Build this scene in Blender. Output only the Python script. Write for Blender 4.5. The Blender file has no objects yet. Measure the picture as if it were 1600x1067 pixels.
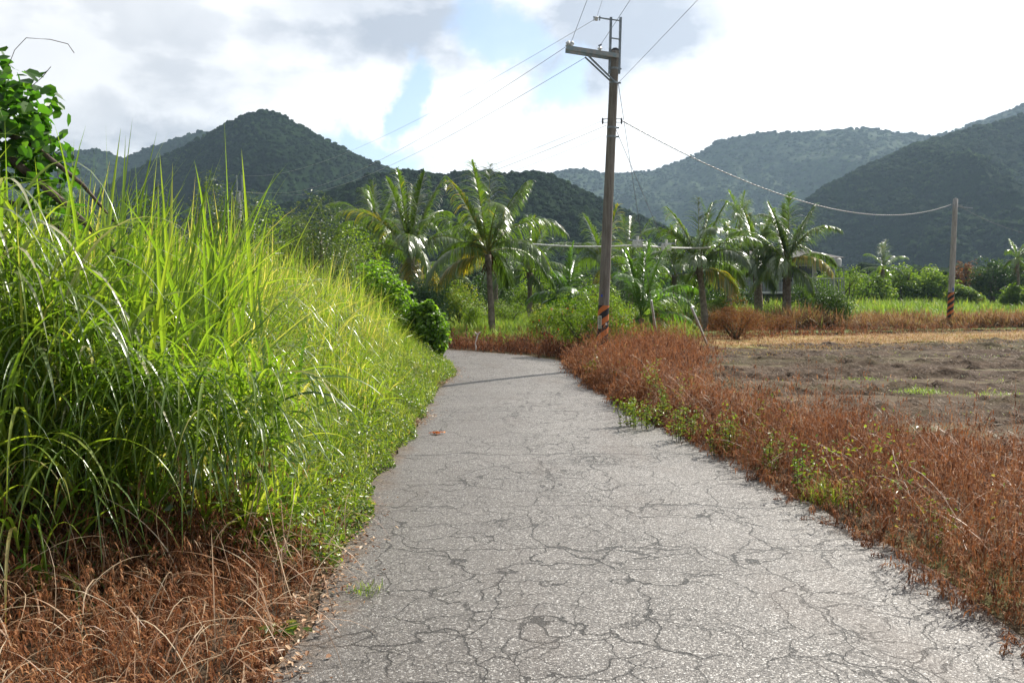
import bpy, math, random
import numpy as np
from mathutils import Vector, Matrix
R = math.radians
rng = np.random.default_rng(11)
random.seed(11)
sc = bpy.context.scene
COL = sc.collection

# ------------------------------------------------------------ camera
FPX = 1297.0
PITCH = math.atan((533.5-455.0)/FPX)
CAMH = 1.6
cam_d = bpy.data.cameras.new('camera'); cam = bpy.data.objects.new('camera', cam_d); COL.objects.link(cam)
cam.location = (0, 0, CAMH); cam.rotation_euler = (math.pi/2-PITCH, 0, 0)
cam_d.sensor_width = 36.0; cam_d.lens = 36.0*FPX/1600.0
cam_d.clip_start = 0.05; cam_d.clip_end = 6000
sc.camera = cam
sc.view_settings.view_transform = 'Standard'; sc.view_settings.look = 'None'
sc.view_settings.exposure = 0.8; sc.view_settings.gamma = 1.0
sc.cycles.use_denoising = True
sc.cycles.max_bounces = 8; sc.cycles.diffuse_bounces = 3; sc.cycles.glossy_bounces = 2
sc.cycles.transmission_bounces = 4; sc.cycles.volume_bounces = 0

def ray(px, py):
    v = Vector(((px-800)/FPX, (533.5-py)/FPX, -1.0))
    return Matrix.Rotation(math.pi/2-PITCH, 3, 'X') @ v
def at(px, py, D):                 # a point D metres ahead that appears at px, py of the photograph
    d = ray(px, py); k = D/d.y
    return Vector((d.x*k, D, CAMH+d.z*k))
def gnd(px, py):
    d = ray(px, py); k = -CAMH/d.z
    return Vector((d.x*k, d.y*k, 0))

# ------------------------------------------------------------ sun and sky
SUN_AZ, SUN_EL = R(45), R(42)      # azimuth to the right of straight ahead
sdir = Vector((math.sin(SUN_AZ)*math.cos(SUN_EL), math.cos(SUN_AZ)*math.cos(SUN_EL), math.sin(SUN_EL)))
sl = bpy.data.lights.new('sun', 'SUN'); sl.energy = 5.0; sl.angle = R(0.55); sl.color = (1.0, .95, .86)
so = bpy.data.objects.new('sun', sl); COL.objects.link(so)
so.rotation_euler = (-sdir).to_track_quat('-Z', 'Y').to_euler(); so.location = (30, 30, 40)

world = bpy.data.worlds.new('World'); sc.world = world; world.use_nodes = True
nt = world.node_tree; nt.nodes.clear()

class NT:
    """small node-graph writer"""
    def __init__(s, tree): s.t = tree
    def n(s, typ, **kw):
        nd = s.t.nodes.new(typ)
        for k, v in kw.items():
            setattr(nd, k, v)
        return nd
    def put(s, sock, v):
        if isinstance(v, bpy.types.NodeSocket): s.t.links.new(v, sock)
        elif v is not None: sock.default_value = v
    def math(s, op, a, b=None, c=None, clamp=False):
        nd = s.n('ShaderNodeMath', operation=op, use_clamp=clamp)
        for i, v in enumerate((a, b, c)):
            if v is not None: s.put(nd.inputs[i], v)
        return nd.outputs[0]
    def vm(s, op, a, b=None, out=0):
        nd = s.n('ShaderNodeVectorMath', operation=op)
        s.put(nd.inputs[0], a)
        if b is not None:
            if op == 'SCALE': s.put(nd.inputs['Scale'], b)
            else: s.put(nd.inputs[1], b)
        return nd.outputs['Value'] if out == 'v' else nd.outputs[0]
    def noise(s, vec, scale, detail=4, rough=.5, dist=0, color=False):
        nd = s.n('ShaderNodeTexNoise')
        if vec is not None: s.put(nd.inputs['Vector'], vec)
        nd.inputs['Scale'].default_value = scale; nd.inputs['Detail'].default_value = detail
        nd.inputs['Roughness'].default_value = rough; nd.inputs['Distortion'].default_value = dist
        return nd.outputs['Color' if color else 'Fac']
    def voro(s, vec, scale, feature='DISTANCE_TO_EDGE', out='Distance', rand=1.0):
        nd = s.n('ShaderNodeTexVoronoi', feature=feature)
        s.put(nd.inputs['Vector'], vec); nd.inputs['Scale'].default_value = scale
        nd.inputs['Randomness'].default_value = rand
        return nd.outputs[out]
    def ramp(s, fac, stops, interp='LINEAR'):
        nd = s.n('ShaderNodeValToRGB'); cr = nd.color_ramp; cr.interpolation = interp
        while len(cr.elements) < len(stops): cr.elements.new(.5)
        for e, (p, c) in zip(cr.elements, stops):
            e.position = p; e.color = (c, c, c, 1) if isinstance(c, (int, float)) else (*c, 1)
        s.put(nd.inputs[0], fac)
        return nd.outputs[0]
    def mix(s, fac, a, b, typ='MIX'):
        nd = s.n('ShaderNodeMix', data_type='RGBA', blend_type=typ)
        s.put(nd.inputs[0], fac)
        for sock, v in ((nd.inputs[6], a), (nd.inputs[7], b)):
            if isinstance(v, tuple) and len(v) == 3: v = (*v, 1)
            s.put(sock, v)
        return nd.outputs[2]
    def mapr(s, v, a, b, c=0.0, d=1.0, smooth=True):
        nd = s.n('ShaderNodeMapRange', interpolation_type='SMOOTHSTEP' if smooth else 'LINEAR')
        s.put(nd.inputs[0], v)
        for i, x in enumerate((a, b, c, d)): nd.inputs[i+1].default_value = x
        return nd.outputs[0]

w = NT(nt)
sky = w.n('ShaderNodeTexSky', sky_type='NISHITA', sun_disc=False)
sky.sun_elevation = SUN_EL; sky.sun_rotation = SUN_AZ
sky.altitude = 50; sky.air_density = 1.0; sky.dust_density = 1.2; sky.ozone_density = 1.0
d0 = w.n('ShaderNodeTexCoord').outputs['Generated']
warp = w.vm('SUBTRACT', w.noise(d0, 6.5, 7, .62, color=True), (.5, .5, .5))
dw = w.vm('ADD', d0, w.vm('SCALE', warp, .16))
def blob(px, py, rx, ry, lo=.55, hi=1.15):
    c = ray(px, py).normalized()
    df = w.vm('SUBTRACT', dw, tuple(c))
    ln = w.vm('LENGTH', w.vm('MULTIPLY', df, (FPX/rx, FPX/rx, FPX/ry)), out='v')
    return w.mapr(ln, lo, hi, 1.0, 0.0)
def union(lst):
    o = None
    for b, k in lst:
        b = w.math('MULTIPLY', b, k) if k != 1 else b
        o = b if o is None else w.math('MAXIMUM', o, b)
    return o
# thicker grey cloud bellies, blue openings
grey = union([(blob(600, 30, 230, 85, .2, 1.3), .68), (blob(965, 50, 190, 120, .2, 1.3), 1.0), (blob(300, 110, 200, 80, .2, 1.3), .24),
              (blob(250, 200, 190, 45, .2, 1.3), .62), (blob(1230, 135, 110, 45, .1, 1.3), .38), (blob(90, 60, 120, 60, .2, 1.3), .18),
              (blob(450, 130, 60, 40, .2, 1.3), .3), (blob(1560, 30, 90, 30, .2, 1.3), .2)])
blue = union([(blob(775, 60, 75, 52), .9), (blob(868, 135, 58, 66), 1), (blob(632, 140, 36, 60), 1), (blob(605, 228, 95, 45), 1),
              (blob(1415, 55, 100, 80), .8), (blob(1450, 130, 60, 80), .6), (blob(1000, -120, 300, 60), .4), (blob(340, -200, 200, 120), .8)])
front = w.mapr(w.vm('DOT_PRODUCT', d0, (0, 1, 0), out='v'), .0, .6)
pl = w.vm('MULTIPLY', d0, (1, 1, 2.2))
n1 = w.noise(pl, 2.4, 6, .55)
gback = w.mapr(n1, .38, .62)
n2 = w.noise(pl, 7.0, 6, .55)
gr = w.math('ADD', w.math('MULTIPLY', front, w.math('ADD', grey, w.math('MULTIPLY', w.mapr(n2, .47, .64), .40))),
            w.math('MULTIPLY', w.math('SUBTRACT', 1.0, front), gback), clamp=True)
sund = w.vm('DOT_PRODUCT', d0, tuple(sdir), out='v')
glow = w.mapr(sund, -.3, 1.0, .36, 1.3, smooth=False)          # cloud lit from behind is brighter near the sun
cw = w.mix(gr, (7.4, 7.4, 7.45), (3.0, 3.25, 3.75))
cw = w.vm('SCALE', cw, glow)
bluef = w.math('MULTIPLY', front, blue)
backhole = w.math('MULTIPLY', w.math('SUBTRACT', 1.0, front), w.mapr(w.noise(pl, 1.7, 5, .5), .5, .62))
hole = w.math('ADD', bluef, backhole, clamp=True)
skyc = w.mix(1.0, sky.outputs[0], (1.0, 1.0, 1.0), 'MULTIPLY')
tot = w.mix(w.math('MULTIPLY', hole, .97), cw, skyc)
bg = w.n('ShaderNodeBackground'); w.put(bg.inputs[0], tot); bg.inputs[1].default_value = 0.1
wo = w.n('ShaderNodeOutputWorld'); nt.links.new(bg.outputs[0], wo.inputs[0])

# ------------------------------------------------------------ helpers
def tag(o, label=None, cat=None, group=None, kind=None):
    if label: o['label'] = label
    if cat: o['category'] = cat
    if group: o['group'] = group
    if kind: o['kind'] = kind
    return o
def empty(name, loc, rz=0):
    o = bpy.data.objects.new(name, None); COL.objects.link(o)
    o.location = loc; o.rotation_euler = (0, 0, rz); o.empty_display_size = .2
    return o
def link(name, me, mat, parent=None, loc=(0, 0, 0)):
    o = bpy.data.objects.new(name, me); COL.objects.link(o)
    mats = mat if isinstance(mat, (list, tuple)) else [mat]
    if not me.materials:
        for m in mats: me.materials.append(m)
    if parent: o.parent = parent
    o.location = loc
    return o
def npmesh(name, V, F, rnd=None, smooth=False):
    """V (n,3) F (m,k) one face size; rnd (n,) per-vertex value"""
    me = bpy.data.meshes.new(name)
    V = np.ascontiguousarray(V, dtype=np.float32); F = np.ascontiguousarray(F, dtype=np.int32)
    m, k = F.shape
    me.vertices.add(len(V)); me.vertices.foreach_set('co', V.ravel())
    me.loops.add(m*k); me.loops.foreach_set('vertex_index', F.ravel())
    me.polygons.add(m)
    me.polygons.foreach_set('loop_start', np.arange(0, m*k, k, dtype=np.int32))
    me.polygons.foreach_set('use_smooth', np.full(m, smooth, dtype=bool))
    me.update(calc_edges=True)
    if rnd is not None:
        a = me.attributes.new('rnd', 'FLOAT', 'POINT'); a.data.foreach_set('value', np.ascontiguousarray(rnd, dtype=np.float32))
    return me
class Acc:
    """collects arrays of quads"""
    def __init__(s): s.V = []; s.F = []; s.r = []; s.n = 0
    def add(s, V, F, r=None):
        V = np.asarray(V, dtype=np.float32).reshape(-1, 3); F = np.asarray(F, dtype=np.int64).reshape(-1, 4)
        s.V.append(V); s.F.append(F+s.n); s.n += len(V)
        s.r.append(np.zeros(len(V)) if r is None else np.broadcast_to(r, (len(V),)))
        return s
    def mesh(s, name, smooth=False):
        return npmesh(name, np.concatenate(s.V), np.concatenate(s.F), np.concatenate(s.r), smooth)
    def box(s, c, d, rz=0, r=0):
        c = np.array(c, float); h = np.array(d, float)/2
        v = np.array([[x, y, z] for z in (-1, 1) for y in (-1, 1) for x in (-1, 1)], float)*h
        if rz:
            a, b = math.cos(rz), math.sin(rz); v = np.stack([v[:, 0]*a-v[:, 1]*b, v[:, 0]*b+v[:, 1]*a, v[:, 2]], 1)
        return s.add(v+c, [[0, 2, 3, 1], [4, 5, 7, 6], [0, 1, 5, 4], [2, 6, 7, 3], [0, 4, 6, 2], [1, 3, 7, 5]], r)
    def tube(s, pts, rad, sides=8, r=0, cap=True):
        P = np.array([tuple(p) for p in pts], float); n = len(P)
        rad = np.broadcast_to(np.asarray(rad, float), (n,))
        T = np.gradient(P, axis=0); T /= np.linalg.norm(T, axis=1)[:, None]+1e-9
        ref = np.array([0, 0, 1.]) if abs(T[0][2]) < .9 else np.array([1., 0, 0])
        A = np.cross(T, ref); A /= np.linalg.norm(A, axis=1)[:, None]+1e-9
        B = np.cross(T, A)
        th = np.arange(sides)/sides*2*math.pi
        V = P[:, None]+rad[:, None, None]*(np.cos(th)[None, :, None]*A[:, None]+np.sin(th)[None, :, None]*B[:, None])
        V = V.reshape(-1, 3); F = []
        for i in range(n-1):
            for j in range(sides):
                k = (j+1) % sides
                F.append([i*sides+j, i*sides+k, (i+1)*sides+k, (i+1)*sides+j])
        if cap:
            V = np.vstack([V, P[0], P[-1]]); m = n*sides
            for j in range(0, sides, 2):
                k, l = (j+1) % sides, (j+2) % sides
                F.append([m, l, k, j]); F.append([m+1, (n-1)*sides+j, (n-1)*sides+k, (n-1)*sides+l])
        return s.add(V, F, r)
    def lathe(s, prof, c=(0, 0, 0), axis=(0, 0, 1), sides=12, r=0):
        c = Vector(c); ax = Vector(axis).normalized()
        pts = [c+ax*h for _, h in prof]
        return s.tube(pts, [q for q, _ in prof], sides, r) if len(prof) > 2 else s.tube(pts, [q for q, _ in prof], sides, r)

_lat = rng.random((257, 257))
def vnoise(x, y):
    xi = np.floor(x).astype(int); yi = np.floor(y).astype(int)
    fx = x-xi; fy = y-yi; fx = fx*fx*(3-2*fx); fy = fy*fy*(3-2*fy)
    a = _lat[xi % 256, yi % 256]; b = _lat[(xi+1) % 256, yi % 256]; c = _lat[xi % 256, (yi+1) % 256]; d = _lat[(xi+1) % 256, (yi+1) % 256]
    return (a*(1-fx)+b*fx)*(1-fy)+(c*(1-fx)+d*fx)*fy
def fbm(x, y, o=4, g=.5):
    x = np.asarray(x, float); y = np.asarray(y, float); s = 0; a = 1; t = 0
    for i in range(o):
        s = s+a*(vnoise(x*2**i+17.3*i, y*2**i+9.1*i)-.5); t += a; a *= g
    return s/t*2
def unit(v): return v/(np.linalg.norm(v, axis=-1, keepdims=True)+1e-9)

def ribbons(base, d0, L, W, droop, S=6, rnd=None, fold=.0, twist=None, prof='grass', curl=0.0):
    """grass-like blades: integrates a drooping centre line and sweeps a tapering (optionally V-folded) strip"""
    N = len(base); base = np.asarray(base, float); d = unit(np.asarray(d0, float))
    L = np.broadcast_to(L, (N,)); W = np.broadcast_to(W, (N,)); droop = np.broadcast_to(droop, (N,))
    side = np.cross(d, np.array([0, 0, 1.]))
    weak = np.linalg.norm(side, axis=1) < .15
    ra = rng.random(N)*2*math.pi
    side[weak] = np.stack([np.cos(ra), np.sin(ra), 0*ra], 1)[weak]
    side = unit(side)
    if twist is not None:
        nrm = np.cross(side, d); side = unit(side*np.cos(twist)[:, None]+nrm*np.sin(twist)[:, None])
    P = [base]; Dn = [d]; cur = base; step = (L/S)[:, None]
    jit = rng.normal(0, curl, (N, 3)) if curl else 0
    for k in range(S):
        t = (k+.5)/S
        d = unit(d+np.array([0, 0, -1.])*(droop*(.4+1.6*t)/S)[:, None]+(jit/S if curl else 0))
        cur = cur+d*step; P.append(cur); Dn.append(d)
    P = np.stack(P, 1); Dn = np.stack(Dn, 1)
    t = np.linspace(0, 1, S+1)
    if prof == 'grass': wp = np.clip(1.15*(1-t**1.6), 0.0, 1)*np.clip(.55+t*3, 0, 1)
    elif prof == 'leaf': wp = np.sin(math.pi*np.clip(t*.93+.05, 0, 1))**.8
    else: wp = 1-t*.75
    wp = np.maximum(wp, .02)
    hw = (W[:, None]*.5*wp[None])[..., None]
    sd = unit(side[:, None]-Dn*np.sum(side[:, None]*Dn, -1, keepdims=True))
    Rr = np.zeros(N) if rnd is None else rnd
    if fold:
        nrm = np.cross(sd, Dn)
        V = np.stack([P-sd*hw+nrm*hw*fold, P, P+sd*hw+nrm*hw*fold], 2)    # N,S+1,3,3
        C = 3
    else:
        V = np.stack([P-sd*hw, P+sd*hw], 2); C = 2
    idx = np.arange(N*(S+1)*C).reshape(N, S+1, C)
    F = np.stack([idx[:, :-1, :-1], idx[:, :-1, 1:], idx[:, 1:, 1:], idx[:, 1:, :-1]], -1).reshape(-1, 4)
    return V.reshape(-1, 3), F, np.repeat(Rr, (S+1)*C)

def leaves(P, Nn, L, W, rnd, fold=.25):
    """broad leaves: two quads folded along the midrib; P centre, Nn facing normal"""
    N = len(P); Nn = unit(Nn)
    a = unit(np.cross(Nn, rng.normal(size=(N, 3)))); b = np.cross(Nn, a)
    L = np.broadcast_to(L, (N,))[:, None]; W = np.broadcast_to(W, (N,))[:, None]
    v0 = P-a*L*.5; v1 = P+a*L*.5; up_ = Nn*W*fold
    l1 = P-a*L*.36-b*W*.42+up_; r1 = P-a*L*.36+b*W*.42+up_
    l2 = P+a*L*.08-b*W*.5+up_; r2 = P+a*L*.08+b*W*.5+up_
    V = np.stack([v0, l1, l2, v1, r2, r1], 1).reshape(-1, 3); i = np.arange(N)*6
    F = np.concatenate([np.stack([i, i+1, i+2, i+3], 1), np.stack([i, i+3, i+4, i+5], 1)])
    return V, F, np.repeat(rnd, 6)

def uv_dirs(n):
    v = rng.normal(size=(n, 3)); return unit(v)

def crown(acc, c, rad, n, leaf, clumps=26, cr=.38, spread=.75, shape=1.0, wf=.55, base=.0, up=.5):
    """foliage: leaf clumps spread through an uneven ellipsoid, gaps between the clumps"""
    c = np.array(c, float); rad = np.array(rad, float)
    cd = uv_dirs(clumps); cd[:, 2] = np.abs(cd[:, 2])*1.1-.35
    cd = unit(cd); rr = rng.uniform(.35, 1.0, clumps)**.6*spread
    cc = cd*rr[:, None]
    which = rng.integers(0, clumps, n)
    off = uv_dirs(n)*(rng.uniform(.45, 1.0, n)**.5*cr*rng.uniform(.6, 1.25, clumps)[which])[:, None]
    p = cc[which]+off
    P = c+p*rad
    Nn = unit(off)*.8+uv_dirs(n)*.8+np.array([0, 0, up])
    r = np.clip(rng.normal(.5, .16, n)+rng.normal(0, .14, clumps)[which]+base, 0, 1)
    sz = leaf*rng.uniform(.65, 1.3, n)
    keep = P[:, 2] > .02
    V, F, rr_ = leaves(P[keep], Nn[keep], sz[keep], sz[keep]*wf, r[keep])
    acc.add(V, F, rr_)
    return cc*rad+c

# ------------------------------------------------------------ materials
def new_mat(name):
    m = bpy.data.materials.new(name); m.use_nodes = True; m.node_tree.nodes.clear()
    return m, NT(m.node_tree)
def out(g, sh):
    o = g.n('ShaderNodeOutputMaterial'); g.t.links.new(sh, o.inputs[0])
def princ(g, col, rough=.6, spec=.5, metal=0, normal=None):
    p = g.n('ShaderNodeBsdfPrincipled'); g.put(p.inputs['Base Color'], col if not isinstance(col, tuple) else (*col[:3], 1))
    g.put(p.inputs['Roughness'], rough); g.put(p.inputs['Specular IOR Level'], spec); p.inputs['Metallic'].default_value = metal
    if normal is not None: g.put(p.inputs['Normal'], normal)
    return p.outputs[0]
def bump(g, h, strength=.5, dist=.01):
    b = g.n('ShaderNodeBump'); g.put(b.inputs['Height'], h); b.inputs['Strength'].default_value = strength; b.inputs['Distance'].default_value = dist
    return b.outputs[0]
def attr(g, name='rnd'):
    return g.n('ShaderNodeAttribute', attribute_name=name).outputs['Fac']
def obco(g): return g.n('ShaderNodeTexCoord').outputs['Object']
def geopos(g): return g.n('ShaderNodeNewGeometry').outputs['Position']

def leaf_mat(name, stops, trans=.4, tcol=(1.5, 1.9, .6), rough=.45, spec=.5):
    m, g = new_mat(name)
    c = g.ramp(attr(g), stops)
    tc = g.vm('MULTIPLY', c, tcol)
    p = princ(g, c, rough, spec)
    t = g.n('ShaderNodeBsdfTranslucent'); g.put(t.inputs[0], tc)
    mx = g.n('ShaderNodeMixShader'); mx.inputs[0].default_value = trans
    g.t.links.new(p, mx.inputs[1]); g.t.links.new(t.outputs[0], mx.inputs[2])
    out(g, mx.outputs[0]); return m

M = {}
M['tall'] = leaf_mat('tall grass blade', [(0, (.04, .080, .014)), (.3, (.085, .15, .018)), (.6, (.15, .225, .024)), (.85, (.245, .29, .042)), (1, (.38, .33, .13))], .5, (2.05, 2.15, .9), .33, .8)
M['tallpale'] = leaf_mat('pale arching grass blade', [(0, (.09, .14, .05)), (.6, (.18, .22, .10)), (1, (.42, .38, .25))], .3, (1.6, 1.7, .8), .26, 1.0)
M['verge'] = leaf_mat('verge grass', [(0, (.06, .115, .014)), (.4, (.15, .215, .026)), (.75, (.28, .295, .06)), (1, (.42, .36, .17))], .5, (1.9, 2.1, .8), .4, .5)
M['weed'] = leaf_mat('weed leaf', [(0, (.04, .07, .012)), (.45, (.09, .15, .02)), (.85, (.20, .24, .035)), (1, (.34, .24, .10))], .42, (1.8, 1.9, .7), .35, .6)
M['rust'] = leaf_mat('dead weed', [(0, (.045, .022, .014)), (.3, (.115, .048, .024)), (.55, (.24, .097, .042)), (.8, (.36, .175, .078)), (1, (.48, .33, .20))], .3, (1.3, 1.1, .9), .7, .15)
M['straw'] = leaf_mat('dry straw', [(0, (.17, .085, .045)), (.5, (.33, .20, .12)), (1, (.50, .40, .27))], .2, (1, 1, 1), .5, .4)
M['residue'] = leaf_mat('field residue', [(0, (.09, .055, .035)), (.5, (.22, .155, .105)), (1, (.42, .34, .25))], .1, (1, 1, 1), .7, .15)
M['litter'] = leaf_mat('leaf litter', [(0, (.10, .05, .03)), (.5, (.33, .18, .10)), (.85, (.55, .38, .24)), (1, (.62, .52, .42))], .2, (1, 1, 1), .7, .2)
M['meadow'] = leaf_mat('meadow grass', [(0, (.06, .11, .02)), (.4, (.15, .205, .035)), (.75, (.26, .29, .06)), (1, (.36, .26, .11))], .4, (1.5, 1.8, .8), .55, .3)
M['drymeadow'] = leaf_mat('browned field grass', [(0, (.12, .07, .035)), (.4, (.28, .15, .075)), (.75, (.36, .26, .11)), (1, (.24, .27, .07))], .3, (1.2, 1.1, .9), .7, .2)
M['palm'] = leaf_mat('palm leaflet', [(0, (.035, .06, .014)), (.5, (.07, .11, .02)), (.85, (.115, .17, .024)), (1, (.30, .21, .035))], .36, (2.1, 2.4, .8), .30, .9)
M['youngpalm'] = leaf_mat('young palm leaflet', [(0, (.04, .08, .015)), (.5, (.07, .14, .02)), (1, (.13, .2, .03))], .42, (2.2, 2.5, .8), .3, .8)
M['dkbush'] = leaf_mat('dark bush leaf', [(0, (.018, .038, .008)), (.5, (.038, .072, .012)), (1, (.09, .13, .02))], .3, (1.8, 2.1, .6), .45, .35)
M['bush'] = leaf_mat('bright bush leaf', [(0, (.045, .085, .012)), (.5, (.105, .17, .02)), (1, (.21, .265, .036))], .45, (1.8, 1.9, .6), .5, .3)
M['yelbush'] = leaf_mat('yellow green bush leaf', [(0, (.06, .11, .015)), (.5, (.13, .19, .025)), (1, (.27, .25, .04))], .4, (1.6, 1.8, .7), .45, .4)
M['paletree'] = leaf_mat('pale olive leaf', [(0, (.035, .06, .016)), (.5, (.075, .11, .03)), (1, (.16, .18, .07))], .32, (1.6, 1.8, .7), .4, .6)
M['greybush'] = leaf_mat('grey green leaf', [(0, (.03, .065, .03)), (.5, (.06, .115, .05)), (1, (.12, .18, .09))], .3, (1.5, 1.8, .8), .4, .6)
M['rustbush'] = leaf_mat('withered bush leaf', [(0, (.09, .035, .018)), (.5, (.2, .085, .035)), (.85, (.30, .16, .05)), (1, (.2, .22, .04))], .3, (1.3, 1.2, .8), .7, .2)
M['vine'] = leaf_mat('vine leaf', [(0, (.02, .055, .012)), (.5, (.05, .12, .018)), (1, (.14, .23, .03))], .45, (2.0, 2.4, .7), .4, .5)
M['vinebush'] = leaf_mat('bright vine leaf', [(0, (.05, .09, .012)), (.5, (.10, .18, .02)), (1, (.2, .27, .035))], .5, (1.9, 2.2, .6), .45, .4)  # paler green than the leaf on the vine covered tree
M['flower'] = leaf_mat('red flower', [(0, (.5, .03, .015)), (1, (.6, .08, .03))], .3, (1, 1, 1), .5, .3)

def simple(name, col, rough=.6, spec=.4, metal=0, nz=None, nscale=20, bumpd=0):
    m, g = new_mat(name)
    o = obco(g)
    c = col
    if nz:
        c = g.mix(g.mapr(g.noise(o, nscale, 5, .6), .35, .65), col, nz)
    nm = bump(g, g.noise(o, nscale*3, 4, .6), .6, bumpd) if bumpd else None
    out(g, princ(g, c, rough, spec, metal, nm)); return m
M['steel'] = simple('galvanised steel', (.30, .33, .34), .45, .5, .6, (.20, .22, .22), 12)
M['arm'] = simple('weathered cross-arm', (.22, .29, .30), .55, .5, .3, (.35, .33, .30), 9)
M['porc'] = simple('porcelain', (.72, .72, .70), .25, .6)
M['dark'] = simple('dark fitting', (.04, .045, .05), .5)
M['wire'] = simple('cable', (.09, .09, .095), .5, .4)
M['wirelt'] = simple('aluminium cable', (.34, .33, .30), .45, .5, .3)
M['whitepipe'] = simple('white plastic guard', (.80, .79, .76), .45, .5, 0, (.50, .47, .42), 15)
M['trunk'] = simple('palm trunk', (.13, .10, .078), .9, .2, 0, (.26, .21, .165), 7, .03)
M['wood'] = simple('dead wood', (.05, .035, .026), .85, .2, 0, (.16, .12, .095), 14, .01)
M['stem'] = simple('green brown stem', (.10, .09, .04), .8, .2, 0, (.06, .05, .03), 20)
M['rachis'] = simple('frond stalk', (.16, .17, .05), .4, .6, 0, (.24, .22, .08), 8)
M['fibre'] = simple('dead frond husk', (.17, .095, .045), .9, .1, 0, (.09, .055, .035), 15)

def pole_mat():
    m, g = new_mat('weathered concrete pole')
    o = obco(g)
    st = g.vm('MULTIPLY', o, (6, 6, .7))
    a = g.noise(st, 3, 5, .6); b = g.noise(o, 45, 4, .6)
    c = g.mix(g.mapr(a, .35, .65), (.155, .135, .112), (.25, .225, .19))
    c = g.mix(g.mapr(b, .55, .75), c, (.27, .25, .22))
    dr = g.noise(g.vm('MULTIPLY', o, (22, 22, 1.1)), 1, 5, .7)
    c = g.mix(g.mapr(dr, .52, .68, 0, .65), c, (.075, .062, .052))
    out(g, princ(g, c, .9, .15, 0, bump(g, b, .4, .004))); return m
M['pole'] = pole_mat()
def pole2_mat():
    m, g = new_mat('pale concrete pole')
    o = obco(g)
    a = g.noise(g.vm('MULTIPLY', o, (6, 6, .8)), 3, 5, .6)
    c = g.mix(g.mapr(a, .35, .65), (.27, .26, .24), (.40, .39, .37))
    out(g, princ(g, c, .9, .15)); return m
M['pole2'] = pole2_mat()
def stripe_mat(pitch, name):
    m, g = new_mat(name)
    o = obco(g)
    sx = g.n('ShaderNodeSeparateXYZ'); g.put(sx.inputs[0], o)
    ang = g.math('DIVIDE', g.math('ARCTAN2', sx.outputs[1], sx.outputs[0]), 2*math.pi)
    n = g.math('MULTIPLY', g.math('SUBTRACT', g.noise(o, 14, 3, .5), .5), .10)
    ph = g.math('ADD', g.math('SUBTRACT', g.math('DIVIDE', sx.outputs[2], pitch), g.math('MULTIPLY', ang, 2.0)), n)
    fr = g.math('FRACT', g.math('ADD', ph, 20.0))
    c = g.mix(g.math('GREATER_THAN', fr, .47), (.56, .16, .035), (.016, .015, .017))
    wear = g.mapr(g.noise(o, 30, 5, .7), .58, .72)
    c = g.mix(g.math('MULTIPLY', wear, .45), c, (.24, .16, .11))
    out(g, princ(g, c, .55, .35)); return m

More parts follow.
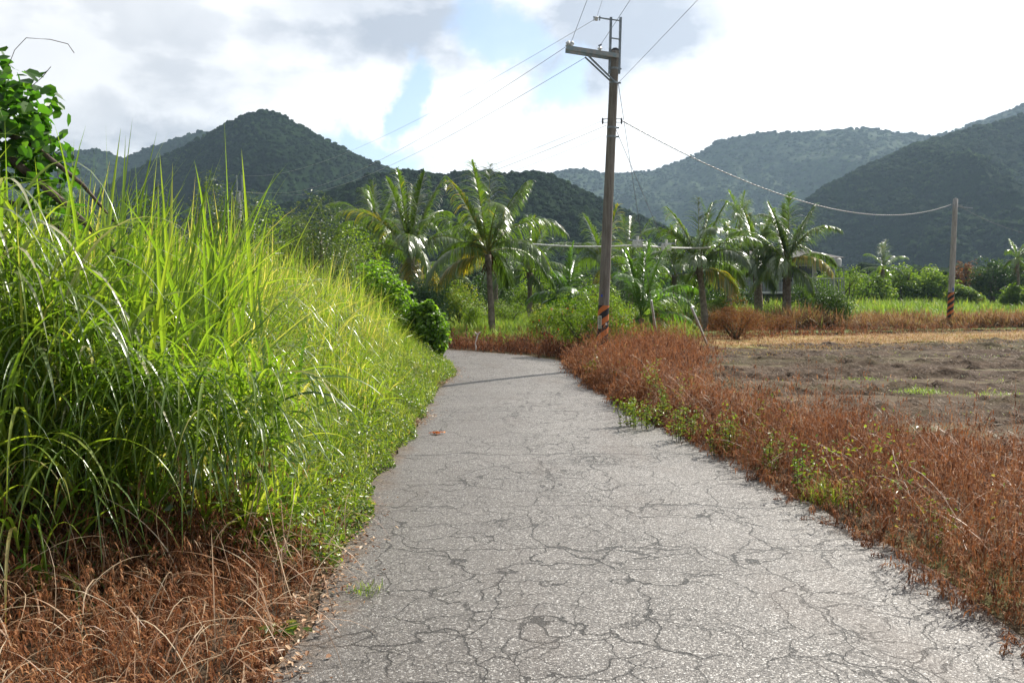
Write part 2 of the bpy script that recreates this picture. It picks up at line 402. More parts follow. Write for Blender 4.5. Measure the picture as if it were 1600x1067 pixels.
def asphalt():
    m, g = new_mat('cracked asphalt')
    p = geopos(g)
    # aggregate
    agg = g.voro(p, 150, 'F1', 'Color'); aggd = g.voro(p, 150, 'F1', 'Distance')
    sep = g.n('ShaderNodeSeparateColor'); g.put(sep.inputs[0], agg)
    stone = sep.outputs[0]
    big = g.noise(p, .8, 4, .6); mid = g.noise(p, 7, 5, .65)
    c = g.mix(g.mapr(big, .3, .7), (.092, .083, .075), (.138, .126, .115))
    c = g.mix(g.mapr(mid, .3, .7, 0, .3), c, (.085, .076, .068))
    c = g.mix(g.math('MULTIPLY', g.math('GREATER_THAN', stone, .72), .75), c, (.30, .275, .25))
    c = g.mix(g.math('MULTIPLY', g.math('GREATER_THAN', stone, .94), .9), c, (.52, .50, .47))
    c = g.mix(g.math('MULTIPLY', g.math('LESS_THAN', stone, .25), .7), c, (.045, .042, .04))
    # cracks: warped cell borders, broken up, at three sizes
    wv = g.vm('SUBTRACT', g.noise(p, 2.6, 2, .5, color=True), (.5, .5, .5))
    pw = g.vm('ADD', p, g.vm('SCALE', wv, .42))
    wv2 = g.vm('SUBTRACT', g.noise(p, 24, 4, .65, color=True), (.5, .5, .5))
    pw = g.vm('ADD', pw, g.vm('SCALE', wv2, .05))
    def crack(vec, scale, wdt, m0, m1, msc):
        d = g.voro(vec, scale)
        k = g.mapr(g.math('DIVIDE', d, scale), wdt*.45, wdt, 1, 0)
        return g.math('MULTIPLY', k, g.mapr(g.noise(p, msc, 4, .6), m0, m1))
    c1 = crack(g.vm('MULTIPLY', pw, (1, .8, 1)), 1.3, .0058, .36, .46, .7)
    c2 = crack(g.vm('ADD', pw, (4.3, 1.7, 0)), 3.0, .0042, .41, .52, .9)
    c3 = crack(g.vm('ADD', pw, (9.3, 5.7, 0)), 6.5, .0026, .49, .58, 1.1)
    sx = g.n('ShaderNodeSeparateXYZ'); g.put(sx.inputs[0], pw)
    def joint(y0, wd=.012):
        return g.mapr(g.math('ABSOLUTE', g.math('SUBTRACT', sx.outputs[1], y0)), wd*.4, wd, 1, 0)
    xg = g.mapr(g.noise(p, 1.4, 3, .6), .38, .46)
    j = g.math('MAXIMUM', joint(8.0, .02), g.math('MULTIPLY', xg, g.math('MAXIMUM', joint(6.05), g.math('MAXIMUM', joint(10.9, .02), joint(5.0)))))
    cr = g.math('MAXIMUM', g.math('MAXIMUM', c1, c2), g.math('MAXIMUM', g.math('MULTIPLY', c3, .9), g.math('MULTIPLY', j, .9)))
    # a broken patch
    pd = g.vm('LENGTH', g.vm('MULTIPLY', g.vm('SUBTRACT', pw, (.80, 7.72, 0)), (1/.42, 1/.30, 0)), out='v')
    patch = g.math('MULTIPLY', g.mapr(pd, .4, 1.1, 1, 0), g.mapr(g.noise(g.vm('MULTIPLY', p, (1, .5, 1)), 30, 4, .7), .50, .58))
    cr = g.math('MAXIMUM', cr, g.math('MULTIPLY', patch, .95))
    c = g.mix(g.math('MULTIPLY', cr, .97), c, (.010, .009, .008))
    # old stains, then a brown tone deepening towards the left
    st = g.mapr(g.noise(g.vm('MULTIPLY', p, (1.2, .35, 1)), 1.1, 5, .6), .5, .68)
    c = g.mix(g.math('MULTIPLY', st, .38), c, (.095, .072, .058))
    px_ = g.n('ShaderNodeSeparateXYZ'); g.put(px_.inputs[0], g.vm('ADD', p, g.vm('SCALE', g.vm('SUBTRACT', g.noise(p, .9, 4, .6, color=True), (.5, .5, .5)), 1.4)))
    c = g.mix(g.mapr(px_.outputs[0], -.9, 1.0, .38, 0), c, (.060, .050, .045))
    # soil washed over the edges
    e = g.math('ADD', attr(g), g.math('MULTIPLY', g.math('SUBTRACT', g.noise(p, 3.5, 6, .7), .5), .75))
    ed = g.mapr(e, -.05, .20, 1, 0)
    c = g.mix(g.math('MULTIPLY', ed, .85), c, g.mix(g.mapr(g.noise(p, 40, 4, .7), .4, .6), (.060, .042, .030), (.15, .11, .08)))
    h = g.math('ADD', g.math('MULTIPLY', g.math('SUBTRACT', 1.0, aggd), 0.5), g.math('MULTIPLY', cr, -2.0))
    h = g.math('ADD', h, g.math('MULTIPLY', g.noise(p, 60, 4, .7), .9))
    rough = g.math('ADD', g.mapr(stone, 0, 1, .68, .46), g.math('MULTIPLY', ed, .25))
    out(g, princ(g, c, rough, .38, 0, bump(g, h, .8, .006))); return m
M['asphalt'] = asphalt()

def soil(name, cols, scale=4, furrow=None, bd=.03):
    m, g = new_mat(name)
    p = geopos(g)
    a = g.noise(p, scale, 6, .65); b = g.noise(p, scale*9, 5, .7); cc = g.noise(g.vm('MULTIPLY', p, (.35, 1.3, 1)), scale*.16, 4, .6)
    c = g.mix(g.mapr(a, .35, .65), cols[0], cols[1])
    c = g.mix(g.mapr(cc, .48, .62), c, cols[2])
    c = g.mix(g.mapr(b, .55, .72, 0, .8), c, cols[3])
    out(g, princ(g, c, .95, .1, 0, bump(g, g.math('ADD', a, b), .9, bd))); return m
M['soil'] = soil('earth under plants', [(.06, .042, .028), (.11, .08, .05), (.09, .09, .03), (.16, .12, .08)], 1.5)
M['field'] = soil('tilled earth', [(.040, .026, .017), (.098, .068, .047), (.075, .060, .032), (.19, .145, .10)], 3)
M['track'] = soil('dry grass track', [(.24, .145, .065), (.34, .215, .10), (.20, .18, .06), (.16, .11, .06)], 1.2)
M['grassland'] = soil('grassland', [(.07, .10, .025), (.11, .14, .035), (.15, .14, .05), (.06, .07, .02)], .5)

def hillmat(name, a, b, c_):
    m, g = new_mat(name)
    p = geopos(g)
    r = attr(g)
    n = g.noise(p, .012, 5, .6)
    col = g.ramp(r, [(0, a), (.6, b), (1, c_)])
    col = g.mix(g.mapr(n, .4, .65, 0, .6), col, tuple(x*.75 for x in b))
    n2 = g.noise(p, .9, 4, .7)
    col = g.mix(g.mapr(n2, .3, .7, 0, .7), col, tuple(x*.55 for x in a))
    out(g, princ(g, col, .9, .03, 0, bump(g, g.math('ADD', n2, g.noise(p, 2.6, 4, .7)), 1.0, 1.3))); return m
M['forest'] = hillmat('forest canopy', (.011, .030, .008), (.021, .051, .010), (.056, .105, .018))
M['hillside'] = simple('hillside undergrowth', (.028, .04, .016), .95, .1, 0, (.045, .055, .022), .05)
def cliffmat():
    m, g = new_mat('far mountain slope')
    p = geopos(g)
    sx = g.n('ShaderNodeSeparateXYZ'); g.put(sx.inputs[0], g.n('ShaderNodeNewGeometry').outputs['Normal'])
    rock = g.noise(g.vm('MULTIPLY', p, (.06, .06, .012)), 1, 5, .65)
    c = g.mix(g.mapr(rock, .35, .65), (.06, .058, .052), (.12, .11, .10))
    veg = g.mix(g.mapr(g.noise(p, .08, 5, .7), .35, .65), (.014, .030, .010), (.030, .060, .016))
    f = g.math('ADD', sx.outputs[2], g.math('MULTIPLY', g.math('SUBTRACT', g.noise(p, .02, 5, .65), .5), .9))
    c = g.mix(g.mapr(f, .30, .48), c, veg)
    out(g, princ(g, c, .95, .1, 0, bump(g, g.noise(p, .12, 5, .7), 1, 4))); return m
M['cliff'] = cliffmat()

# ------------------------------------------------------------ ground
LE = np.array([(-1.0, -6), (-.98, 3), (-1.02, 5), (-1.18, 7), (-1.12, 9), (-1.15, 11), (-1.2, 14), (-1.15, 16), (-1.25, 17.5), (-2.0, 19.2), (-3.5, 20.4), (-6, 21.2), (-12, 22.5), (-30, 24.5)])
RE = np.array([(2.2, -6), (2.35, 3), (2.42, 4.5), (2.28, 6), (2.05, 8.5), (1.75, 10.5), (1.5, 13), (1.35, 15.5), (1.3, 17.5), (1.1, 19.2), (.2, 20.8), (-1.4, 22.4), (-4, 23.8), (-12, 25.7), (-30, 27.7)])
def resample(P, n):
    d = np.r_[0, np.cumsum(np.linalg.norm(np.diff(P, axis=0), axis=1))]
    t = np.linspace(0, d[-1], n)
    Q = np.stack([np.interp(t, d, P[:, k]) for k in (0, 1)], 1)
    for _ in range(int(n/45)):
        Q[1:-1] = (Q[:-2]+2*Q[1:-1]+Q[2:])/4
    return Q
NR = 900
L_, R_ = resample(LE, NR), resample(RE, NR)
s_ = np.arange(NR)*.06
L_[:, 0] += fbm(s_*1.2, s_*0, 5, .6)*.10; R_[:, 0] += fbm(s_*1.2, s_*0+40, 5, .6)*.10
def xl(y): return np.interp(y, LE[:10, 1], LE[:10, 0])
def xr(y): return np.interp(y, RE[:12, 1], RE[:12, 0])
K = 12
u = np.array([0, .02, .05, .09, .15, .25, .4, .6, .75, .85, .91, .95, .98, 1]); K = len(u)-1
EDG = np.broadcast_to((np.minimum(u, 1-u)*3.1)[None], (NR, K+1))
RV = L_[:, None]*(1-u)[None, :, None]+R_[:, None]*u[None, :, None]
zz = .012*np.sin(u*math.pi)[None]+fbm(RV[..., 0]*.6, RV[..., 1]*.6, 3)*.006
RV = np.dstack([RV, zz+.008])
idx = np.arange(NR*(K+1)).reshape(NR, K+1)
F = np.stack([idx[:-1, :-1], idx[:-1, 1:], idx[1:, 1:], idx[1:, :-1]], -1).reshape(-1, 4)
tag(link('road', npmesh('road', RV.reshape(-1, 3), F, EDG.ravel(), smooth=True), M['asphalt']), 'narrow cracked grey asphalt lane bending left beyond the utility pole', 'road', kind='structure')

def sheet(name, xs, ys, zf, mat, mask=None, **kw):
    X, Y = np.meshgrid(xs, ys, indexing='ij'); Z = zf(X, Y)
    V = np.stack([X, Y, Z], -1).reshape(-1, 3)
    idx = np.arange(X.size).reshape(X.shape)
    F = np.stack([idx[:-1, :-1], idx[1:, :-1], idx[1:, 1:], idx[:-1, 1:]], -1).reshape(-1, 4)
    if mask is not None:
        cx = V[F].mean(1); F = F[mask(cx[:, 0], cx[:, 1])]
        used, inv = np.unique(F, return_inverse=True); V = V[used]; F = inv.reshape(-1, 4)
    return link(name, npmesh(name, V, F, smooth=True), mat)
def gz(X, Y):
    n = fbm(X*.5, Y*.5, 4)*.012-.012
    far = np.clip((np.hypot(X, Y)-60)/200, 0, 1)
    return n-far*.1
gx = np.r_[-3000, -1500, -700, -300, -120, -60, np.linspace(-30, 30, 181), 45, 60, 120, 300, 700, 1500, 3000]
gy = np.r_[-1500, -500, -120, -40, -15, np.linspace(-6, 50, 200), 60, 80, 120, 200, 400, 800, 1500, 3000]
tag(sheet('ground', gx, gy, gz, M['soil']), 'bare brown earth and low growth under the plants', 'ground', kind='structure')

# right-hand verge of dead weeds: from the road edge out to this line
VO_Y = np.array([0, 5, 7, 8.1, 9, 10, 11, 13, 16, 20, 23, 26]); VO_X = np.array([9, 8.2, 6.2, 4.4, 3.3, 2.7, 2.4, 2.6, 3.3, 4.4, 5.1, 5.6])
def xo(y): return np.interp(y, VO_Y, VO_X)
def fieldz(X, Y):
    fur = np.sin((Y+.12*X+fbm(X*.25, Y*.25, 3)*1.4)*2.3)
    clod = np.maximum(0, fbm(X*2.5, Y*3.2, 5, .65))
    edge = np.clip((X-xo(Y)+1.2)/.8, 0, 1)
    return (.02+0.075*fur+.32*clod*(.5+.5*fbm(X*.3+5, Y*.4, 2))+.05*fbm(X*1.1, Y*1.1, 4))*edge-.02
def fmask(x, y):
    return (x > xo(y)-1.2) & (y < 23.2+(x-6)*.33+fbm(x*.3, y*.3, 2)*1.0)
tag(sheet('ploughed_field', np.linspace(1.6, 42, 520), np.r_[np.linspace(2, 40, 640)], fieldz, M['field'], fmask), 'dark tilled field with clods and straw residue on the right', 'field', kind='structure')
def tmask(x, y):
    c = 25.5+(x-6)*.36+fbm(x*.25, x*0, 2)*.8
    return (x > 4.6+fbm(y*.8, y*0+3, 3)*.5) & (np.abs(y-c) < 2.4+fbm(x*.5, y*.2+9, 3)*1.4+fbm(x*2.5, y*2.5, 3)*.9)
tag(sheet('dirt_track', np.linspace(4, 48, 260), np.linspace(20, 46, 200), lambda X, Y: .07+fbm(X*.6, Y*.6, 4)*.05-.030*np.abs(Y-25.5-(X-6)*.36)-.06*np.clip(6-X, 0, 2), M['track'], tmask), 'orange yellow dried grass track beyond the ploughed field', 'track', kind='structure')
def mask_meadow(x, y): return (y > 23.5+np.clip(-x, 0, 30)*.2)&(x < 6.5)|(y > 29+(x-6)*.36)
tag(sheet('meadow', np.linspace(-60, 110, 171), np.linspace(23, 170, 150), lambda X, Y: .03+fbm(X*.2, Y*.2, 4)*.08, M['grassland'], mask_meadow), 'flat green grassland reaching to the foot of the hills', 'meadow', kind='structure')

# ------------------------------------------------------------ hills
def ico(sub=2):
    import bmesh
    bm = bmesh.new(); bmesh.ops.create_icosphere(bm, subdivisions=sub, radius=1)
    V = np.array([v.co[:] for v in bm.verts]); F = np.array([[v.index for v in f.verts] for f in bm.faces]); bm.free()
    return V, F
ICV, ICF = ico(2)
def cullico():
    keep = (ICV[ICF].mean(1)[:, 2] > -.35)
    F = ICF[keep]; used, inv = np.unique(F, return_inverse=True)
    return ICV[used], inv.reshape(-1, 3)
ICV, ICF = cullico()
def crowns_mesh(name, P, S, mat):
    """a wood that reads as one mass: lumpy crowns on the given points"""
    N = len(P); nv = len(ICV)
    var = []
    for k in range(24):
        d = rng.random((nv,))*.5+.62
        q = np.sin(ICV @ rng.normal(0, 3.2, (3, 3))+rng.uniform(0, 6, 3)).sum(1)*.13
        var.append(ICV*(d+q)[:, None]*np.array([1, 1, .8]))
    var = np.array(var)
    w_ = rng.integers(0, 24, N); a = rng.random(N)*6.283
    B = var[w_]
    ca, sa = np.cos(a)[:, None], np.sin(a)[:, None]
    B = np.stack([B[..., 0]*ca-B[..., 1]*sa, B[..., 0]*sa+B[..., 1]*ca, B[..., 2]], -1)
    V = P[:, None]+B*S[:, None, None]
    F = ICF[None]+(np.arange(N)*nv)[:, None, None]
    r = np.clip(rng.normal(.42, .28, N)+.35*fbm(P[:, 0]*.012, P[:, 1]*.012, 3), 0, 1)
    return link(name, npmesh(name, V.reshape(-1, 3), F.reshape(-1, 3), np.repeat(r, nv), True), mat)

def hill(name, prof, dist, front, back, label, amp=.10, freq=3.0, treeR=3.2, ntree=3000, mat=None, canopy=None, seed=0, fp=1.25, sh=0, cliff=0.0, flabel=None):
    """prof: photograph skyline (px, py); dist: ridge distance at each px (number or list). A full heightfield with a front and a back slope."""
    px = np.array([p[0] for p in prof], float); py = np.array([p[1] for p in prof], float)
    if np.isscalar(dist): dist = np.full(len(px), dist)
    n = 760; X = np.linspace(px[0], px[-1], n)
    Ys = np.interp(X, px, py)
    for _ in range(8): Ys[1:-1] = (Ys[:-2]+2*Ys[1:-1]+Ys[2:])/4
    Dd = np.interp(X, px, dist)
    dirs = np.array([tuple(ray(a, b)) for a, b in zip(X, Ys)])
    zr = CAMH+dirs[:, 2]/dirs[:, 1]*Dd - treeR*.75
    tx = dirs[:, 0]/dirs[:, 1]
    # radial coordinate (ahead distance) from the foot to the back of the hill
    m = 150
    v = np.r_[np.linspace(0, 1, 300), 1+np.linspace(0, 1, 41)[1:]]
    TX, VV = np.meshgrid(tx, v, indexing='ij')
    DD = Dd[:, None]*np.ones_like(VV); ZR = zr[:, None]*np.ones_like(VV)
    Yy = np.where(VV <= 1, DD-front*(1-VV), DD+back*(VV-1))
    prof_f = np.where(VV <= 1, np.clip(VV, 0, 1)**fp, np.cos((VV-1)*math.pi/2)**1.2)
    if cliff:
        k = 1/(1+np.exp(-(VV-.62)*22)); prof_f = np.where(VV <= 1, prof_f*(1-cliff)+cliff*k*(.72+.28*VV), prof_f)
    Xx = TX*Yy
    rough = fbm(Xx*freq/front+seed*3.1, Yy*freq/front*.55+seed, 5, .52)
    gul = -np.abs(fbm(Xx*freq*1.7/front+seed+9, Yy*freq*.5/front+4, 4, .5))
    slope = np.sin(np.clip(VV, 0, 1)*math.pi)
    Z = ZR*prof_f+(rough*1.0+gul*1.6)*amp*np.abs(zr).max()*slope
    Z = np.minimum(Z, ZR*(.02+.98*np.clip(Yy/DD, 0, 1)) if True else Z)
    q_ = treeR*1.1
    Z = Z+treeR*(.9*np.abs(fbm(Xx/q_/2.2, Yy/q_/4.5, 3, .6))+.5*fbm(Xx/q_/7, Yy/q_/12, 3))
    Z = np.where(VV == 0, -2, Z)
    tint = np.clip(.42+.5*fbm(Xx/q_/3, Yy/q_/6, 4, .6)+.3*fbm(Xx*.012, Yy*.012, 3), 0, 1)
    V = np.stack([Xx, Yy, Z], -1)
    idx = np.arange(n*len(v)).reshape(n, len(v))
    F = np.stack([idx[:-1, :-1], idx[1:, :-1], idx[1:, 1:], idx[:-1, 1:]], -1).reshape(-1, 4)
    o = link(name, npmesh(name, V.reshape(-1, 3), F, tint.ravel(), smooth=True), mat or M['forest'])
    tag(o, label, 'hill', kind='structure')
    if ntree:
        # spread crowns evenly over the visible slope and the ridge
        i = rng.uniform(0, n-1.001, ntree); j = rng.uniform(0, 1, ntree)**.85*299
        nr = int(ntree*.10)
        j[:nr] = 299+rng.normal(0, 3, nr); i[:nr] = np.linspace(0, n-1.01, nr)+rng.uniform(-.3, .3, nr); i = np.clip(i, 0, n-1.01)
        j = np.clip(j, 1, len(v)-2)
        i0 = i.astype(int); j0 = j.astype(int); fi = (i-i0)[:, None]; fj = (j-j0)[:, None]
        P = (V[i0, j0]*(1-fi)+V[i0+1, j0]*fi)*(1-fj)+(V[i0, j0+1]*(1-fi)+V[i0+1, j0+1]*fi)*fj
        S = treeR*rng.uniform(.3, 1.0, ntree)**2*1.05*(1+.25*fbm(P[:, 0]*.02, P[:, 1]*.02, 2)); S[:nr] *= rng.uniform(.5, 1.05, nr)
        P[:, 2] += S*.05+treeR*.1
        f = crowns_mesh('forest', P, S, canopy or M['forest'])
        tag(f, flabel, 'forest', kind='stuff')
    return o
hill('far_hill', [(-260, 210), (-100, 225), (20, 240), (90, 236), (150, 232), (195, 246), (240, 226), (290, 208), (340, 200), (420, 190), (520, 240), (640, 300)], 950, 430, 400,
     'blue hazy hill low behind the wooded peak on the left', .14, 3, 3.8, 7000, seed=1, flabel='hazy forest on the distant left hill touched by cloud')
hill('wooded_peak', [(60, 330), (150, 300), (215, 262), (260, 240), (300, 222), (345, 196), (385, 177), (410, 173), (440, 177), (475, 195), (510, 217), (550, 238), (590, 254), (640, 272), (700, 300), (780, 340), (860, 380)], 560, 300, 260,
     'steep pointed wooded hill left of centre', .30, 3.4, 2.7, 17000, seed=2, flabel='dark forest covering the pointed hill left of centre')
hill('low_ridge', [(380, 330), (470, 312), (540, 288), (600, 268), (650, 264), (700, 270), (745, 262), (800, 268), (850, 266), (885, 283), (930, 306), (980, 328), (1030, 350), (1075, 372), (1130, 400), (1180, 425)], 330, 170, 160,
     'low dark wooded ridge behind the palms', .26, 3.2, 1.9, 14000, seed=3, flabel='dark forest on the low ridge behind the palms')
hill('cliff_mountain', [(760, 300), (840, 272), (880, 264), (905, 262), (940, 268), (985, 268), (1020, 266), (1060, 250), (1095, 236), (1120, 220), (1150, 211), (1200, 204), (1240, 206), (1290, 203), (1350, 198), (1400, 205), (1450, 209), (1490, 203), (1540, 182), (1600, 162), (1700, 130), (1850, 120)],
     [1150, 1150, 1150, 1150, 1150, 1150, 1150, 1130, 1100, 1080, 1060, 1050, 1050, 1040, 1030, 1020, 1000, 980, 950, 930, 900, 900], 480, 400,
     'broad hazy mountain with steep grey bluffs at centre right', .28, 2.8, 3.4, 15000, mat=M['cliff'], seed=4, cliff=.45, flabel='hazy forest on the broad mountain at centre right')
hill('near_slope', [(1120, 440), (1180, 380), (1240, 322), (1290, 290), (1320, 276), (1360, 256), (1400, 240), (1440, 222), (1480, 210), (1520, 197), (1560, 188), (1600, 175), (1700, 140), (1850, 110)], 520, 300, 250,
     'dark wooded slope rising at the right edge', .30, 3.2, 2.6, 18000, seed=6, flabel='dark forest covering the slope at the right edge')

# ------------------------------------------------------------ left bank: tall grass
def ang_dir(az, tilt):
    return np.stack([np.sin(az)*np.sin(tilt), np.cos(az)*np.sin(tilt), np.cos(tilt)], 1)
def grass_env(X, Y):
    """height of the bank at a point"""
    s = xl(Y)-X
    h = np.interp(s, [0.0, .25, .6, 1.1, 1.7, 2.6, 6], [.22, .34, .55, 1.15, 1.95, 2.4, 2.55])
    h = h*np.interp(Y, [3, 6, 11, 15, 17.5, 20], [1.05, 1.02, 1.05, .95, .8, .65])
    return h*(1+.12*fbm(X*1.3, Y*1.3, 3))
def bank_front(X): return 4.55+np.clip(-1.5-X, -1, 5)*(-.10)+fbm(X*1.5, X*0+2, 3)*.25

A = Acc(); B2 = Acc()
# stems with leaves
ns = 4200
nc = 330
cY = rng.uniform(4.4, 18.3, nc); cX = xl(cY)-.25-rng.uniform(0, 1, nc)**.8*4.4
cA = rng.normal(R(95), R(70), nc); cT = np.abs(rng.normal(R(11), R(9), nc)); cH = rng.uniform(.72, 1.12, nc); cC = rng.normal(0, .13, nc)
w_ = rng.integers(0, nc, ns)
X = cX[w_]+rng.normal(0, .15, ns); Y = cY[w_]+rng.normal(0, .15, ns)
ok = (Y > bank_front(X)) & (xl(Y)-X > .35)
X, Y, w_ = X[ok], Y[ok], w_[ok]; ns = len(X); H = grass_env(X, Y)*rng.uniform(.6, 1.0, ns)*cH[w_]
saz = cA[w_]+rng.normal(0, R(35), ns); stl = cT[w_]*rng.uniform(.5, 1.3, ns)+.03
frontness = np.clip(1-(Y-bank_front(X))/.9, 0, 1)
sd_ = ang_dir(saz, stl)
V, F, r = ribbons(np.stack([X, Y, 0*X], 1), sd_, H*.62, .011, .15, 5, np.clip(rng.normal(.35, .1, ns), 0, 1), prof='stem')
A.add(V, F, r)
nl = 11
for k in range(nl):
    t = .05+.55*frontness+rng.uniform(0, 1, ns)*(.95-.55*frontness)
    b = np.stack([X, Y, 0*X], 1)+sd_*(H*.62*t)[:, None]
    az = rng.uniform(0, 2*math.pi, ns)
    toroad = rng.random(ns) < .35
    az[toroad] = rng.normal(R(110), R(45), toroad.sum())
    tl = np.abs(rng.normal(R(30), R(17), ns))
    L = np.minimum(H*.62, 1.15)*rng.uniform(.55, 1.15, ns)+.12
    dr = np.abs(rng.normal(.8, .6, ns))
    stand = rng.random(ns) < .30          # stiff upright blades catch the light
    dr[stand] *= .15; tl[stand] *= .6
    rn = np.clip(rng.normal(.55, .2, ns)+.10*fbm(X*.8, Y*.8, 2)+.10*(t-.5)+.16*np.clip((Y-5)/5, -.5, 1)+cC[w_], 0, 1)
    rn[rng.random(ns) < .03] = 1
    V, F, r = ribbons(b, ang_dir(az, tl), L, rng.uniform(.010, .026, ns)*np.clip(1.35-(Y-4)*.05, .9, 1.35), dr, 7, rn, fold=.28, twist=rng.normal(0, .5, ns))
    A.add(V, F, r)
# long arching pale blades, mostly near the camera
na = 3000
Y = 4.5+rng.uniform(0, 1, na)**1.5*11; X = xl(Y)-.9-rng.uniform(0, 1, na)**.8*3.0
ok = Y > bank_front(X)+.15; X, Y = X[ok], Y[ok]; na = len(X)
H = grass_env(X, Y)
zb = H*np.clip(rng.uniform(.15, .62, na)+.35*np.clip(1-(Y-bank_front(X)), 0, 1), 0, .8)
V, F, r = ribbons(np.stack([X, Y, zb], 1), ang_dir(rng.normal(R(120), R(50), na), rng.uniform(R(12), R(48), na)), rng.uniform(.7, 1.5, na)*np.clip(H/2, .4, 1), rng.uniform(.012, .024, na)*np.clip(1.9-(Y-4)*.12, .9, 1.7), rng.uniform(1.6, 3.4, na), 12, np.clip(rng.normal(.5, .25, na), 0, 1), fold=.22, twist=rng.normal(0, .35, na))
B2.add(V, F, r)
# a few long blades bending down over the near left corner
nh = 260
X = rng.uniform(-3.4, -2.2, nh); Y = rng.uniform(3.9, 4.8, nh)
V, F, r = ribbons(np.stack([X, Y, rng.uniform(.05, .9, nh)], 1), ang_dir(rng.normal(R(130), R(60), nh), rng.uniform(R(10), R(55), nh)), rng.uniform(.5, 1.1, nh), rng.uniform(.012, .022, nh), rng.uniform(1.4, 3.4, nh), 10, np.clip(rng.normal(.6, .22, nh), 0, 1), fold=.25, twist=rng.normal(0, .4, nh))
A.add(V, F, r)
# blades hanging out over the front and the shaded foot
nh = 1500
X = rng.uniform(-4.6, -1.3, nh); Y = bank_front(X)+rng.uniform(0, .5, nh); Hh = grass_env(X, Y)
V, F, r = ribbons(np.stack([X, Y, np.maximum(rng.uniform(.6, 1.1, nh), Hh*rng.uniform(.45, .9, nh))], 1), ang_dir(rng.normal(R(165), R(50), nh), rng.uniform(R(20), R(65), nh)), rng.uniform(.4, .85, nh), rng.uniform(.012, .024, nh), rng.uniform(1.2, 3.2, nh), 10, np.clip(rng.normal(.45, .2, nh), 0, 1), fold=.25, twist=rng.normal(0, .4, nh))
A.add(V, F, r)
# tall upright spears on the crest
nu = 560
Y = 4.6+rng.uniform(0, 1, nu)*11; X = xl(Y)-1.2-rng.uniform(0, 1, nu)*3.2
ok = Y > bank_front(X)+.2; X, Y = X[ok], Y[ok]; nu = len(X); H = grass_env(X, Y)
V, F, r = ribbons(np.stack([X, Y, H*.45], 1), ang_dir(rng.uniform(0, 6.28, nu), np.abs(rng.normal(R(21), R(15), nu))), H*rng.uniform(.42, .70, nu), rng.uniform(.014, .028, nu), rng.uniform(.0, .35, nu), 6, np.clip(rng.normal(.62, .14, nu), 0, 1), fold=.3)
A.add(V, F, r)
# near-left clump in front of the vine tree, reaching higher
nu = 620
X = rng.uniform(-4.2, -1.9, nu); Y = rng.uniform(4.6, 6.6, nu)
V, F, r = ribbons(np.stack([X, Y, rng.uniform(.7, 1.55, nu)], 1), ang_dir(rng.normal(R(80), R(60), nu), np.abs(rng.normal(R(24), R(17), nu))), rng.uniform(.7, 1.4, nu), rng.uniform(.016, .036, nu), rng.uniform(0, .9, nu), 9, np.clip(rng.normal(.5, .16, nu), 0, 1), fold=.3)
A.add(V, F, r)
tag(link('tall_grass', A.mesh('tall_grass'), M['tall']), 'dense bank of tall bright green cane grass left of the lane', 'grass', kind='stuff')
tag(link('arching_grass', B2.mesh('arching_grass', True), M['tallpale']), 'long pale glossy blades arching over from the left bank', 'grass', kind='stuff')

# softer yellow-green grass and low green weeds spilling to the road edge
A = Acc()
nv_ = 70000
Y = 4.9+rng.uniform(0, 1, nv_)**.9*14.2; s = rng.uniform(0, 1, nv_)**.9*2.0+.02; X = xl(np.minimum(Y, 17.4))-s
X += np.where(Y > 17.2, -(Y-17.2)*.9, 0)
H = np.interp(s, [0, .3, .8, 1.6], [.14, .33, .75, 1.15])*np.interp(Y, [5, 7, 15, 19], [.8, 1, .95, .8])*(1+.3*fbm(X*2, Y*2, 3))
nearmask = (Y > 6.2-1.2*(s < .55)) 
X, Y, H, s = X[nearmask], Y[nearmask], H[nearmask], s[nearmask]; n_ = len(X)
zb = H*rng.uniform(0, .75, n_)
V, F, r = ribbons(np.stack([X, Y, zb], 1), ang_dir(rng.normal(R(80), R(70), n_), np.abs(rng.normal(R(32), R(20), n_))), rng.uniform(.12, .38, n_)*np.clip(H*1.6, .5, 1.3), rng.uniform(.004, .010, n_), rng.uniform(.2, 2.2, n_), 4, np.clip(rng.normal(.55, .2, n_)+.15*fbm(X*1.2, Y*1.2, 2), 0, 1))
A.add(V, F, r)
tag(link('verge_grass', A.mesh('verge_grass'), M['verge']), 'fine yellow green grass spilling towards the left road edge', 'grass', kind='stuff')
A = Acc()
nw = 26000
Y = 4.6+rng.uniform(0, 1, nw)**.95*13.5; s = np.abs(rng.normal(0, .33, nw))-.02; X = xl(Y)-s+.16*fbm(Y*1.6, Y*0, 4)
X += np.where(Y > 17.2, -(Y-17.2)*.9, 0)
gap = fbm(X*.8+3, Y*1.0, 3) > -.25
X, Y, s = X[gap], Y[gap], s[gap]; nw = len(X)
hh = np.clip(.10+s*.9, .08, .55)*(1+.5*fbm(X*3, Y*3, 3))
Z = hh*rng.uniform(.1, 1, nw)
V, F, r = leaves(np.stack([X, Y, Z], 1), uv_dirs(nw)*.8+np.array([.2, -.1, .9]), rng.uniform(.018, .05, nw), rng.uniform(.010, .026, nw), np.clip(rng.normal(.55, .2, nw), 0, 1))
A.add(V, F, r)
# undergrowth at the foot of the tall grass, shade put into darker leaf tones
nd = 1500
X = rng.uniform(-4.2, -1.25, nd); Y = bank_front(X)+rng.uniform(-.1, .8, nd); Z = rng.uniform(.02, .6, nd)
V, F, r = leaves(np.stack([X, Y, Z], 1), uv_dirs(nd)+np.array([0, -.4, .6]), rng.uniform(.025, .075, nd), rng.uniform(.02, .05, nd), np.clip(rng.normal(.35, .2, nd), 0, 1))
A.add(V, F, r)
tag(link('roadside_weeds', A.mesh('roadside_weeds'), M['weed']), 'small leaved green weeds creeping over the left road edge', 'weeds', kind='stuff')

